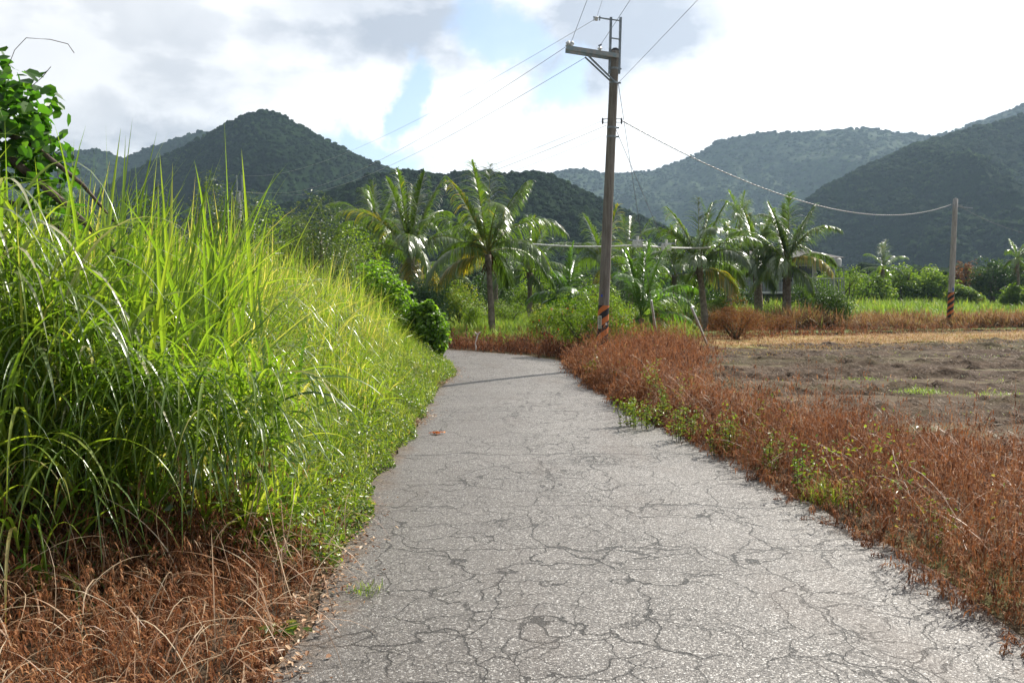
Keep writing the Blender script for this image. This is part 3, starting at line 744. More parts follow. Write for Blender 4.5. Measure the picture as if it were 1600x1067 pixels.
A = Acc(); nw = 12000
RE_X = np.interp
Y = 3.6+rng.uniform(0, 1, nw)*13.5; X = np.interp(Y, RE[:12, 1], RE[:12, 0])+np.abs(rng.normal(0, .45, nw))
ok = fbm(X*2.2+21, Y*1.6+3, 4, .6) > .24; X, Y = X[ok], Y[ok]; nw = len(X)
V, F, r = leaves(np.stack([X, Y, rng.uniform(.03, .5, nw)*np.clip(1+fbm(X*3, Y*3, 2), .4, 1.4)], 1), uv_dirs(nw)*.8+np.array([0, 0, .8]), rng.uniform(.02, .045, nw), rng.uniform(.008, .02, nw), np.clip(rng.normal(.7, .2, nw), 0, 1))
A.add(V, F, r)
tag(link('green_shoots', A.mesh('green_shoots'), M['weed']), 'yellow green shoots scattered through the dead weeds on the right', 'weeds', kind='stuff')

# ------------------------------------------------------------ dead weeds
def dead_weeds(acc, X, Y, H, nleaf=26, stemw=.0035, lw=.006, ll=.045, zoff=0, rb=.5, straight=0.0):
    """withered stalks hung with curled leaves"""
    n = len(X); az = rng.uniform(0, 6.283, n); tl = np.abs(rng.normal(R(24), R(22), n))*(1-straight)
    pb_ = rng.normal(0, .13, n)+.30*fbm(X*1.4, Y*1.4, 3)
    dr = rng.uniform(.2, 1.6, n)
    base = np.stack([X, Y, np.zeros(n)+zoff], 1)
    V, F, r = ribbons(base, ang_dir(az, tl), H*1.15, stemw, dr, 5, np.clip(rng.normal(rb+.15, .15, n), 0, 1), prof='stem')
    P = V.reshape(n, 6, 2, 3).mean(2)
    acc.add(V, F, r)
    for k in range(nleaf):
        t = rng.uniform(.12, 1, n)*5; i = np.minimum(t.astype(int), 4); f = (t-i)[:, None]
        p = P[np.arange(n), i]*(1-f)+P[np.arange(n), i+1]*f
        d = ang_dir(rng.uniform(0, 6.283, n), rng.normal(R(85), R(40), n))
        V, F, r = ribbons(p, d, ll*rng.uniform(.5, 1.5, n), lw*rng.uniform(.6, 1.7, n), rng.uniform(.5, 3, n), 2, np.clip(rng.normal(rb, .15, n)+pb_, 0, 1), prof='leaf')
        acc.add(V, F, r)
A = Acc()
n = 21000
Y = 3.2+rng.uniform(0, 1, n)**1.25*19.5; f = rng.uniform(0, 1, n)
x0, x1 = xr(np.minimum(Y, 17.5)), xo(Y)+np.abs(rng.normal(0, .35, n))+.5*fbm(Y*1.3, Y*0+5, 3)
X = x0-.13+.07*fbm(Y*3, Y*0+1, 3)+(x1-x0+.1)*f
X[rng.random(n) < .1] -= .12
edge = (X-x0)
H = (1-.5*np.clip((edge-1.3)/1.5, 0, 1)*(Y < 14))*np.interp(edge, [-.15, .1, .5, 2], [.12, .30, .46, .50])*rng.uniform(.65, 1.2, n)*np.interp(Y, [3, 10, 13, 16, 20, 23], [1, .95, 1.15, 1.55, 1.3, .9])
H *= 1+.35*fbm(X*1.1, Y*1.1, 3)
out_ = np.clip((x1-X)/.6, .35, 1); H *= out_
H *= np.clip(1+1.1*fbm(X*2.2, Y*2.2, 3), .4, 1.7)*np.interp(Y, [3, 6, 9], [1.3, 1.15, 1])
ok = fbm(X*1.9+11, Y*1.9, 3) > rng.uniform(-.75, -.05, n); X, Y, H = X[ok], Y[ok], H[ok]
near = Y < 9
dead_weeds(A, X[near], Y[near], H[near], 26)
dead_weeds(A, X[~near], Y[~near], H[~near], 13, .006, .011, .075)
n = 2600
Y = 3.2+rng.uniform(0, 1, n)**1.3*12; X = xr(Y)+rng.uniform(0, 1, n)*(xo(Y)+.6-xr(Y)); ok = fbm(X*1.1+4, Y*1.1, 3) > .02; X, Y = X[ok], Y[ok]
dead_weeds(A, X, Y, rng.uniform(.25, .62, len(X)), 34, .003, .004, .028, rb=.66)
tag(link('dead_weeds', A.mesh('dead_weeds'), M['rust']), 'rust brown withered weeds along the right side of the lane', 'dead weeds', kind='stuff')
A = Acc()
n = 2600
X = rng.uniform(-3.9, -.85, n); Y = rng.uniform(2.35, 4.9, n)
ok = (X < xl(Y)-.02+.12*fbm(Y*2, Y*0+8, 3)); X, Y = X[ok], Y[ok]
H = np.interp(xl(Y)-X, [0, .3, 1.2], [.12, .24, .36])*rng.uniform(.6, 1.2, len(X))*np.interp(Y, [2.4, 3.4, 4.6], [.8, .95, 1.1])
dead_weeds(A, X, Y, H, 30, .0035, .005, .04, rb=.55)
# withered stalks in the shade below the tall grass
n = 1300
X = rng.uniform(-4.4, -1.1, n); Y = bank_front(X)+rng.uniform(-.1, .8, n); ok = X < xl(Y)-.5; X, Y = X[ok], Y[ok]
dead_weeds(A, X, Y, rng.uniform(.3, .75, len(X)), 26, .004, .008, .05, rb=.35)
tag(link('dead_weeds', A.mesh('dead_weeds'), M['rust']), 'rust brown withered weeds in the bottom left corner before the tall grass', 'dead weeds', kind='stuff')
# berm of dead weeds behind the bend and around the field
A = Acc()
def berm_line(pts, n, wid, h):
    pts = np.array(pts, float); d = np.r_[0, np.cumsum(np.linalg.norm(np.diff(pts, axis=0), axis=1))]
    t = rng.uniform(0, d[-1], n); X = np.interp(t, d, pts[:, 0]); Y = np.interp(t, d, pts[:, 1])
    return X+rng.normal(0, wid*.5, n), Y+rng.normal(0, wid*.5, n), h*rng.uniform(.5, 1.15, n)*(1+.5*fbm(X*.7, Y*.7, 3))
X, Y, H = berm_line([(-9, 26.3), (-4, 24.9), (-1.4, 23.5), (.2, 22.0), (1.6, 20.3), (2.2, 19)], 2300, .7, .48)
dead_weeds(A, X, Y, H, 12, .008, .014, .09, rb=.35)
X, Y, H = berm_line([(3.0, 24), (5.5, 25.5), (9, 29), (14, 32), (20, 35)], 1100, 1.6, .42)
dead_weeds(A, X, Y, H, 10, .009, .016, .10, rb=.4)
tag(link('dead_weeds', A.mesh('dead_weeds'), M['rust']), 'dark brown withered weeds round the far bend and before the palms', 'dead weeds', kind='stuff')

# straw strands
A = Acc()
n = 3000
Y = 3.1+rng.uniform(0, 1, n)**1.5*14; x0 = xr(Y); X = x0+rng.uniform(0, 1, n)*(xo(Y)-x0)+.05
V, F, r = ribbons(np.stack([X, Y, rng.uniform(.03, .32, n)], 1), ang_dir(rng.uniform(0, 6.28, n), rng.uniform(R(15), R(85), n)), rng.uniform(.2, .75, n), rng.uniform(.002, .0055, n), rng.uniform(.5, 2.4, n), 7, rng.random(n), curl=.8)
A.add(V, F, r)
n = 900
X = rng.uniform(-3.6, -.95, n); Y = rng.uniform(2.4, 4.8, n)
V, F, r = ribbons(np.stack([X, Y, rng.uniform(.02, .3, n)], 1), ang_dir(rng.uniform(0, 6.28, n), rng.uniform(R(15), R(80), n)), rng.uniform(.2, .75, n), rng.uniform(.002, .007, n), rng.uniform(.6, 3, n), 8, rng.random(n), curl=.9)
A.add(V, F, r)
tag(link('dry_straw', A.mesh('dry_straw'), M['straw']), 'bleached straw strands tangled through the dead weeds', 'straw', kind='stuff')
# residue on the field
A = Acc()
n = 80000
Y = 6+rng.uniform(0, 1, n)**1.5*26; X = xo(Y)-1.0+rng.uniform(0, 1, n)**1.3*(4+Y*.85)
ok = fmask(X, Y); X, Y = X[ok], Y[ok]; n = len(X)
V, F, r = ribbons(np.stack([X, Y, fieldz(X, Y)+.008], 1), ang_dir(rng.uniform(0, 6.28, n), rng.normal(R(80), R(14), n)), rng.uniform(.06, .24, n), rng.uniform(.006, .013, n)*np.clip(Y/10, 1, 2.4), rng.uniform(.2, 1.5, n), 2, np.clip(rng.normal(.15, .25, n), 0, 1))
A.add(V, F, r)
tag(link('field_residue', A.mesh('field_residue'), M['residue']), 'chopped straw residue scattered over the ploughed field', 'straw', kind='stuff')
# litter along the road edges
A = Acc()
n = 9000
Y = 2.6+rng.uniform(0, 1, n)**1.2*16; lft = rng.random(n) < .6
X = np.where(lft, xl(Y)+np.abs(rng.normal(0, .13, n))-.12, xr(Y)-np.abs(rng.normal(0, .08, n))+.08)
ok = fbm(X*.5+7, Y*1.1, 3) > -.05+.1*(~lft); X, Y = X[ok], Y[ok]; n = len(X)
V, F, r = leaves(np.stack([X, Y, .022+rng.uniform(0, .02, n)], 1), uv_dirs(n)*.45+np.array([0, 0, 1.]), rng.uniform(.012, .045, n), rng.uniform(.006, .02, n), rng.random(n))
A.add(V, F, r)
tag(link('leaf_litter', A.mesh('leaf_litter'), M['litter']), 'dry curled leaves and crumbs along both road edges', 'litter', kind='stuff')

# meadow grass beyond, field grasses to the right
def tufts(acc, X, Y, H, W, per=5, rb=.5, z0=0.0, lean=18):
    n = len(X)
    for k in range(per):
        V, F, r = ribbons(np.stack([X+rng.normal(0, .05, n), Y+rng.normal(0, .05, n), np.zeros(n)+z0+H*rng.uniform(0, .35, n)], 1),
                          ang_dir(rng.uniform(0, 6.28, n), np.abs(rng.normal(R(lean), R(14), n))), H*rng.uniform(.6, 1.1, n), W*rng.uniform(.6, 1.4, n), rng.uniform(.2, 1.3, n), 3, np.clip(rng.normal(rb, .2, n)+.2*fbm(X*.4, Y*.4, 2), 0, 1))
        acc.add(V, F, r)
A = Acc()
n = 15000
X = rng.uniform(-12, 6, n); Y = 22+rng.uniform(0, 1, n)*26
ok = (Y > 24.1+np.clip(-X-1, 0, 20)*.3)&((X < 2)|(Y > 26))&((X < .5)|(Y > 22.5)); X, Y = X[ok], Y[ok]
tufts(A, X, Y, .32*(1+.6*fbm(X*.4, Y*.4, 3))+.15, .028, 5, .5)
tag(link('meadow_grass', A.mesh('meadow_grass'), M['meadow']), 'green meadow grass behind the bend round the slim palm', 'grass', kind='stuff')
A = Acc()
n = 22000
Y = 34+rng.uniform(0, 1, n)**1.1*55; X = Y*rng.uniform(.12, .72, n)
ok = Y > 37+(X-8)*.25; X, Y = X[ok], Y[ok]
tufts(A, X, Y, np.clip(.6*(1+1.1*fbm(X*.25, Y*.3, 4))+.1, .15, 1.3), .06, 4, .5, lean=24)
tag(link('field_grass', A.mesh('field_grass'), M['meadow']), 'bright green grass field in front of the orchard on the right', 'grass', kind='stuff')
A = Acc()
n = 6500
X = rng.uniform(8, 34, n); Y = 33.0+(X-8)*.22+np.abs(rng.normal(0, 2.6, n))+rng.uniform(-.8, .6, n)
ok = fbm(X*.55, Y*.5, 3) > rng.uniform(-.45, .25, n); X, Y = X[ok], Y[ok]
tufts(A, X, Y, np.clip(.5*(1+1.5*fbm(X*.5, Y*.5, 3)), .12, 1.2), .035, 7, .5, lean=30)
tag(link('browned_grass', A.mesh('browned_grass'), M['drymeadow']), 'orange brown dried grass round the foot of the short pole', 'grass', kind='stuff')
A = Acc()
n = 9000
X = rng.uniform(4.5, 34, n); Y = 24.6+(X-6)*.36+rng.normal(0, 2.0, n)
tufts(A, X, Y, np.full(n, .10), .02, 4, .6, .04, 45)
tag(link('track_grass', A.mesh('track_grass'), M['drymeadow']), 'short orange grass tufts on the dry track', 'grass', kind='stuff')
A = Acc()
n = 900
cx = rng.uniform(5, 24, 30); cy = rng.uniform(10, 27, 30); q = rng.integers(0, 30, n)
X = cx[q]+rng.normal(0, 1.1, n); Y = cy[q]+rng.normal(0, .3, n); ok = fmask(X, Y); X, Y = X[ok], Y[ok]
tufts(A, X, Y, np.full(len(X), .06), .010, 3, .5, .03, 45)
tag(link('sprouting_grass', A.mesh('sprouting_grass'), M['verge']), 'thin patches of new green grass sprouting on the ploughed field', 'grass', kind='stuff')
# one clear green tuft, and a long low one, out in the field
for (px, py, rx, ry, n, lab) in ((1440, 618, .18, .12, 130, 'bright green grass tuft alone on the ploughed field'), (1552, 622, .42, .10, 70, 'low green grass streak on the field nearest the right edge'), (1352, 597, .25, .08, 40, 'small thin green tuft on the field, left of the bright one')):
    g0 = gnd(px, py); A = Acc()
    X = rng.normal(0, rx, n); Y = rng.normal(0, ry, n)
    tufts(A, X, Y, (.10 if rx != .18 else .15)*np.exp(-(X/rx)**2*.4)*rng.uniform(.4, 1, n)+.02, .007, 3, .45, 0, 38)
    o = link('grass_tuft' if rx == .18 else 'grass_patch', A.mesh('grass_tuft'), M['verge'], None, (g0.x, g0.y, .03))
    tag(o, lab, 'grass tuft' if rx == .18 else 'grass', kind=None if rx == .18 else 'stuff')

# ------------------------------------------------------------ palms
def frond_mesh(L, n=34, ll=.75, lw=.035, rb=.5, dead=False):
    """one feather frond along +X: arching stalk and two rows of hanging leaflets"""
    A = Acc(); S = 14
    ang = R(0); P = [np.zeros(3)]; a = 0.0
    return A
def make_frond(base, az, tilt, L, droop, n, ll, lw, rb, stalk):
    S = 12
    d = ang_dir(np.array([az]), np.array([tilt]))[0]; p = np.array(base, float); P = [p]; D = [d]
    for k in range(S):
        t = (k+.5)/S
        d = d+np.array([0, 0, -1])*droop*(.3+1.7*t)/S; d = d/np.linalg.norm(d); p = p+d*L/S; P.append(p); D.append(d)
    P = np.array(P); D = np.array(D)
    A = Acc(); stalk_r = np.linspace(.030, .006, S+1)*L/3
    A.tube(P, stalk_r, 5, .9)
    t = np.linspace(.16, .995, n); t = np.repeat(t, 2); sgn = np.tile([1, -1], n)
    idx = t*S; i = np.minimum(idx.astype(int), S-1); f = (idx-i)[:, None]
    q = P[i]*(1-f)+P[i+1]*f; dd = unit(D[i]*(1-f)+D[i+1]*f)
    side = unit(np.cross(dd, np.array([0, 0, 1.]))+1e-6)
    # the plane of the frond rolls a little
    roll = rng.normal(0, .35)
    nrm = np.cross(side, dd); side = side*math.cos(roll)+nrm*math.sin(roll)
    fw = np.interp(t, [0, .5, 1], [.55, .95, 1.7])+rng.normal(0, .08, len(t))
    ld = unit(side*sgn[:, None]+dd*fw[:, None]+rng.normal(0, .05, (len(t), 3))+np.array([0, 0, .15]))
    LL = 1.12*ll*np.interp(t, [0, .2, .6, 1], [.55, .95, 1.0, .35])*rng.uniform(.8, 1.1, len(t))
    V, F, r = ribbons(q, ld, LL, lw*rng.uniform(.8, 1.2, len(t)), rng.uniform(.8, 1.4, len(t))*(1.0+1.1*math.sin(min(tilt, 1.57))), 5, np.clip(rng.normal(rb, .12, len(t)), 0, 1), twist=rng.normal(0, .22, len(t)))
    A.add(V, F, r)
    return A
PALMK = 1.6
def palm(base, crown_z, lean, L, nf, label, up=0, tr=.13, mat='palm', detail=30, group='palms beyond the bend', yellow=0, parts=True, droopk=1.0, dead=2, lw=.05, az0=None):
    root = tag(empty('palm_tree', base), label, 'palm', group)
    h = crown_z
    cx, cy = lean
    if h > .5:
        A = Acc(); nn = 22; ts = np.linspace(0, 1, nn)
        P = np.stack([cx*ts**1.5, cy*ts**1.5, ts*h-.05], 1)
        rr = .8*tr*(1.25-.45*ts)*(1+.05*(np.arange(nn) % 2)); rr[0] *= 1.35; rr[-3:] *= 1.35
        A.tube(P, rr, 10, .5)
        link('trunk', A.mesh('trunk', True), M['trunk'], root)
    top = np.array([cx, cy, h])
    # husk of old leaf bases and hanging dead bits
    if dead:
        A = Acc(); n = 26
        az = rng.uniform(0, 6.28, n)
        V, F, r = ribbons(top+np.stack([np.cos(az)*tr*.7, np.sin(az)*tr*.7, rng.uniform(-.5, .1, n)], 1), ang_dir(az, rng.uniform(R(100), R(165), n)), rng.uniform(.2, .9, n)*min(1, h/2.5+.3), rng.uniform(.03, .10, n), rng.uniform(.2, 1.2, n), 4, rng.random(n))
        A.add(V, F, r); link('dead_husk', A.mesh('dead_husk'), M['fibre'], root)
    acc_all = Acc()
    for k in range(nf):
        u_ = (k+.5)/nf+rng.normal(0, .02)
        az = k*2.399+rng.normal(0, .4)+(az0 or 0)
        if u_ < .30: tl = R(rng.uniform(3, 26)); dr = .45*droopk; l = L*rng.uniform(.8, 1.0)
        elif u_ < .6: tl = R(rng.uniform(24, 48)); dr = rng.uniform(.9, 1.3)*droopk; l = L*rng.uniform(.9, 1.05)
        elif u_ < .85: tl = R(rng.uniform(52, 76)); dr = rng.uniform(.9, 1.3)*droopk; l = L*rng.uniform(.85, 1.0)
        else: tl = R(rng.uniform(85, 115)); dr = rng.uniform(.8, 1.2)*droopk; l = L*rng.uniform(.6, .8)
        rb = .5+rng.normal(0, .1)+(.12 if u_ < .3 else 0)
        if yellow and u_ > .8 and rng.random() < yellow: rb = .97
        A = make_frond(top+np.array([0, 0, rng.uniform(-.1, .15)]), az, tl, l, dr*1.3, int(detail*PALMK), L*.27, lw, rb, None)
        if parts: link('frond', A.mesh('frond'), M[mat], root)
        else: acc_all.add(np.concatenate(A.V), np.concatenate(A.F), np.concatenate(A.r))
    if not parts: link('crown', acc_all.mesh('crown'), M[mat], root)
    return root
def palm_at(px, pyc, D, *a, tx=None, lean=None, **kw):
    """crown base seen at px, pyc; trunk foot at tx"""
    c = at(px, pyc, D); b = at(tx if tx is not None else px, 500, D)
    return palm((b.x, D, 0), c.z, (c.x-b.x, .2), *a, **kw)
palm_at(762, 396, 27.5, 3.1, 17, 'slim coconut palm standing alone in the meadow left of the utility pole', tx=769, yellow=.3, tr=.125, detail=44, lw=.042)
palm_at(640, 400, 33, 3.5, 15, 'leaning shaggy palm with yellowing lower fronds, left of the lone palm', tx=655, yellow=.9, tr=.17, detail=38)
palm_at(588, 372, 37, 3.1, 14, 'palm half hidden behind the broad tree, leftmost of the grove', tx=590, tr=.15, detail=30)
palm_at(945, 415, 37, 2.9, 14, 'palm showing fronds on both sides of the tall striped pole', tx=948, tr=.15, yellow=.5, detail=28)
palm_at(1003, 497, 28.5, 2.7, 15, 'young stemless palm right behind the white guy guard', mat='youngpalm', detail=32, dead=0, group='young palms', droopk=.9)
palm_at(1094, 416, 33, 3.0, 15, 'palm with curved foot behind the second white guy guard', tx=1102, tr=.15, yellow=.2, detail=36)
palm_at(1184, 412, 40, 3.0, 15, 'thick trunked palm behind the withered orange bush', tx=1186, tr=.23, detail=36, lw=.055)
palm_at(1232, 412, 37.5, 3.15, 18, 'broad full palm at the right end of the grove beside the house', tx=1229, tr=.22, yellow=.25, detail=40, lw=.055)
palm_at(1158, 352, 62, 3.0, 15, 'distant tall palm rising above the grove', tr=.16, parts=False, detail=20)
palm_at(1381, 420, 74, 2.6, 12, 'small distant palm above the orchard hedge', tr=.15, parts=False, detail=20)
palm_at(888, 470, 29, 1.9, 12, 'young palm with spread fronds left of the bright bush', mat='youngpalm', detail=26, dead=0, group='young palms')
palm_at(828, 425, 41, 3.0, 18, 'shaded palm to the right behind the lone palm', tr=.15, detail=26, yellow=.3)
palm_at(712, 430, 42, 3.0, 16, 'low shaded palm to the left behind the lone palm', tr=.15, detail=24)
palm_at(1055, 430, 44, 2.8, 16, 'shaded palm between the young palm and the curved one', tr=.15, detail=24)
palm_at(1140, 418, 48, 3.0, 16, 'shaded palm in the gap left of the thick trunked palm', tr=.15, detail=24)
palm_at(1592, 405, 60, 1.7, 12, 'palm cut by the right edge of the view', tr=.12, parts=False, detail=18)
palm_at(985, 410, 46, 2.8, 14, 'far palm just right of the striped pole', tr=.15, parts=False, detail=24)
palm_at(775, 415, 50, 2.8, 14, 'far palm directly behind the lone palm', tr=.15, parts=False, detail=22)

# ------------------------------------------------------------ bushes and trees
def bush(name, px, D, wpx, ytop, label, mat, leaf=.07, n=3500, cat='bush', group=None, clumps=26, depth=1.0, stems=5, zlo=.0, wf=.55, cr=.38, up=.5, trunk=False, x=None, base=0):
    c = at(px, 470, D); rx = wpx/2/FPX*D; zt = at(px, ytop, D).z; rx *= 1.1
    root = tag(empty(name, (c.x, D, 0)), label, cat, group)
    h = zt-zlo; A = Acc()
    k = .93
    cc = crown(A, (0, 0, zlo+h*.42), (rx*k, rx*depth*k, h*.62), n, leaf, clumps, cr, up=up, wf=wf, base=base)
    link('crown' if trunk else 'foliage', A.mesh('foliage'), M[mat], root)
    T = Acc()
    if trunk:
        T.tube([(0, 0, -.05), (.06, .02, h*.2), (-.04, .05, h*.45), (.05, 0, h*.62)], [rx*.09, rx*.07, rx*.055, rx*.03], 8)
        o0 = np.array([0, .03, h*.35])
    else: o0 = np.array([0, 0, 0.02])
    for q in cc[rng.permutation(len(cc))[:stems+4]]:
        mid = o0*.5+q*.5+rng.normal(0, .06*rx, 3)
        T.tube([o0, mid, q], [rx*.035, rx*.025, rx*.01], 5)
    link('trunk' if trunk else 'stem', T.mesh('stem', True), M['stem' if not trunk else 'wood'], root)
    return root
bush('broadleaf_bush', 922, 20.4, 150, 444, 'dense round green bush directly left of the striped pole', 'bush', .05, 9000, clumps=34, group='bushes by the striped pole')
bush('broadleaf_bush', 956, 21.2, 84, 454, 'yellow green bush peeping out right of the striped pole', 'yelbush', .05, 5500, clumps=24, group='bushes by the striped pole')
bush('low_shrub', 860, 24.5, 85, 474, 'low yellow green shrub with red flowers left of the round bush', 'yelbush', .05, 3600, clumps=20)
bush('withered_bush', 1152, 26.5, 92, 466, 'rust brown withered bush at the foot of the thick trunked palm', 'rustbush', .045, 7000, clumps=30, wf=.4)
bush('withered_bush', 1215, 31, 70, 488, 'low dark brown withered bush below the broad palm', 'rustbush', .05, 2500, wf=.4)
bush('dark_shrub', 1296, 35, 82, 448, 'dark glossy shrub before the house right of the broad palm', 'dkbush', .07, 5000, clumps=30)
bush('dark_shrub', 1268, 46, 95, 428, 'tall dark shrub standing directly before the house balcony', 'dkbush', .09, 4200, clumps=34)
bush('grassy_bush', 1208, 35, 46, 462, 'small bright yellow green bush between the two thick palm trunks', 'yelbush', .06, 1800, wf=.3)
bush('vine_bush', 656, 17.6, 84, 462, 'bright large leaved vine thicket where the lane disappears', 'vinebush', .085, 4200, clumps=16, wf=.75, up=.9, cr=.42)
bush('vine_bush', 598, 18.5, 110, 412, 'taller large leaved vine thicket rising out of the tall grass', 'vinebush', .09, 4200, clumps=18, wf=.75, up=.9, cr=.42)
bush('greygreen_bush', 668, 27, 92, 426, 'grey green rounded bush under the leaning palm', 'greybush', .07, 5200, clumps=30)
bush('yellowing_bush', 722, 33, 84, 432, 'yellow and orange tinged bush left of the lone palm trunk', 'yelbush', .08, 4200, clumps=28)
bush('round_shrub', 738, 29.5, 44, 474, 'small soft green shrub beside the lone palm trunk', 'bush', .045, 2200, clumps=16)
bush('round_shrub', 795, 36, 60, 462, 'low pale green shrub right of the lone palm trunk', 'bush', .06, 2400, clumps=18)
bush('broad_tree', 352, 24, 150, 268, 'pale olive tree above the tall grass, furthest left', 'paletree', .09, 9000, 'tree', 'trees behind the tall grass', 38, trunk=True, wf=.4)
bush('broad_tree', 500, 22.5, 165, 300, 'pale olive tree between the tall grass and the leftmost palm', 'paletree', .085, 10500, 'tree', 'trees behind the tall grass', 42, trunk=True, wf=.4)
bush('broad_tree', 235, 26, 120, 300, 'darker tree behind the left grass under the wooded peak', 'dkbush', .09, 5000, 'tree', 'trees behind the tall grass', 30, trunk=True)
bush('broad_tree', 430, 30, 130, 318, 'green tree in the gap between the two pale olive trees', 'bush', .10, 5000, 'tree', 'trees behind the tall grass', 30, trunk=True)
bush('broad_tree', 560, 28, 110, 350, 'green tree in front of the leftmost palm', 'bush', .09, 5000, 'tree', 'trees behind the tall grass', 30, trunk=True)
i = 0
spots = [(600, 46, 80, 400, 'dkbush', 'behind the leaning palm'), (690, 48, 100, 418, 'dkbush', 'behind the yellowing bush'), (765, 52, 100, 420, 'dkbush', 'directly behind the lone palm trunk'),
         (840, 46, 90, 428, 'bush', 'right of the shaded palm'), (905, 50, 110, 425, 'dkbush', 'behind the round bush by the pole'), (985, 48, 90, 430, 'dkbush', 'behind the young palm'),
         (1050, 52, 110, 425, 'greybush', 'between the young palm and the curved one'), (1125, 50, 100, 432, 'dkbush', 'left of the thick trunked palm'), (1160, 56, 90, 440, 'bush', 'behind the withered orange bush'),
         (1318, 62, 90, 408, 'bush', 'right beside the house'), (1040, 36, 60, 470, 'yelbush', 'low before the young palm'), (1120, 38, 54, 462, 'bush', 'behind the foot of the curved palm')]
for (px, D, wp, yt, mt, where) in spots:
    bush('undergrowth_bush', px, D, wp, yt, {'dkbush': 'dark green', 'bush': 'mid green', 'greybush': 'grey green', 'yelbush': 'yellow green'}[mt]+' undergrowth bush '+where, mt, .12 if D > 44 else .09, 3000, group='undergrowth of the palm grove', clumps=24)
for (px, D, wp, yt, mt, lab) in [(1358, 72, 90, 424, 'bush', 'rounded fruit tree below the small distant palm'), (1405, 76, 90, 408, 'bush', 'tallest fruit tree in the hedge row left of the short pole'), (1452, 76, 95, 413, 'bush', 'dense fruit tree touching the short pole from the left'),
                                (1508, 80, 56, 402, 'rustbush', 'sparse reddish brown tree just right of the short pole'), (1550, 78, 90, 396, 'dkbush', 'dark dense tree right of the short pole'), (1606, 74, 80, 402, 'dkbush', 'dark tree cut by the right edge of the view'),
                                (1588, 60, 56, 438, 'bush', 'low bright green bush before the dark trees at the right edge'), (1505, 66, 64, 444, 'yelbush', 'low yellow green bush at the foot of the reddish tree'), (1300, 70, 70, 412, 'bush', 'fruit tree at the left end of the hedge row beside the house')]:
    bush('fruit_tree', px, D, wp, yt, lab, mt, .24 if D > 62 else .18, 4200 if mt != 'rustbush' else 1500, 'tree', 'orchard trees before the right slope', 60, trunk=True, up=1.0, wf=.5, cr=.25)
# far belt of trees at the foot of the hills, behind everything
j = 0
P = []
for px in np.linspace(-100, 1700, 240):
    for k in range(3):
        D = rng.uniform(115, 165); c = at(px+rng.uniform(-5, 5), 455, D); P.append((c.x, D, rng.uniform(.6, 3.2)))
P = np.array(P)
tag(crowns_mesh('tree_belt', P, rng.uniform(2.2, 3.8, len(P)), M['forest']), 'continuous belt of low trees where the fields meet the hills', 'trees', kind='stuff')

# red flowers on the low shrub
A = Acc(); n = 46
X = rng.normal(0, .45, n)
V, F, r = leaves(np.stack([X, rng.uniform(-.9, -.5, n), rng.uniform(.3, 1.15, n)], 1), uv_dirs(n), .06, .05, rng.random(n)); A.add(V, F, r)
fl = [o for o in bpy.data.objects if o.name.startswith('low_shrub')][0]
link('flowers', A.mesh('flowers'), M['flower'], fl, (.25, 0, 0))

# vine-smothered dead tree at the far left
root = tag(empty('vine_covered_tree', (-3.47, 5.7, .16)), 'dead leaning tree smothered in broad leaved vines at the left edge', 'tree')
T = Acc()
T.tube([(-.25, 0, -.4), (-.22, .05, 1.2), (-.1, 0, 2.1), (-.18, 0, 2.75)], [.12, .10, .08, .04], 9)
link('trunk', T.mesh('trunk', True), M['wood'], root)
for pts, rr in (([(-.25, -.05, 2.45), (.15, -.1, 2.3), (.5, -.15, 2.02), (.95, -.2, 1.6)], [.05, .045, .04, .012]), ([(-.2, 0, 2.6), (.25, -.05, 2.42), (.6, -.1, 2.15), (.85, -.1, 1.85)], [.03, .03, .022, .008]), ([(-.2, 0, 2.1), (.2, .1, 2.0), (.45, .1, 1.75)], [.04, .03, .01])):
    T = Acc(); T.tube(pts, [q*.62 for q in rr], 7); link('branch', T.mesh('branch', True), M['wood'], root)
A = Acc()
for (cx, cz, rx, rz, n) in ((-.25, 2.7, .45, .45, 800), (.15, 2.5, .27, .45, 420), (.3, 2.25, .14, .3, 80), (-.45, 2.3, .4, .5, 260), (.42, 2.02, .1, .18, 30)):
    p = uv_dirs(n)*rng.uniform(.35, 1.05, n)[:, None]*np.array([rx, .35, rz])+np.array([cx, 0, cz])
    V, F, r = leaves(p, uv_dirs(n)*.7+unit(p-np.array([cx, 0, cz]))*.6+np.array([0, 0, .3]), rng.uniform(.045, .11, n), rng.uniform(.04, .09, n), np.clip(rng.normal(.4, .22, n), 0, 1), .12)
    A.add(V, F, r)
link('vine_leaves', A.mesh('vine_leaves'), M['vine'], root)
T = Acc()
for pts in ([(-.2, 0, 3.0), (-.12, -.05, 3.2), (-.1, -.05, 3.3), (.02, 0, 3.42)], [(.05, 0, 2.9), (.12, 0, 3.06), (.2, 0, 3.14), (.36, 0, 3.13), (.48, 0, 3.1), (.52, 0, 3.04)], [(.2, 0, 2.8), (.3, 0, 2.88), (.36, 0, 2.95)], [(.3, 0, 2.6), (.38, 0, 2.3), (.4, 0, 2.0), (.46, 0, 1.8)]):
    T.tube(pts, .0025, 4)
link('tendrils', T.mesh('tendrils'), M['wood'], root)

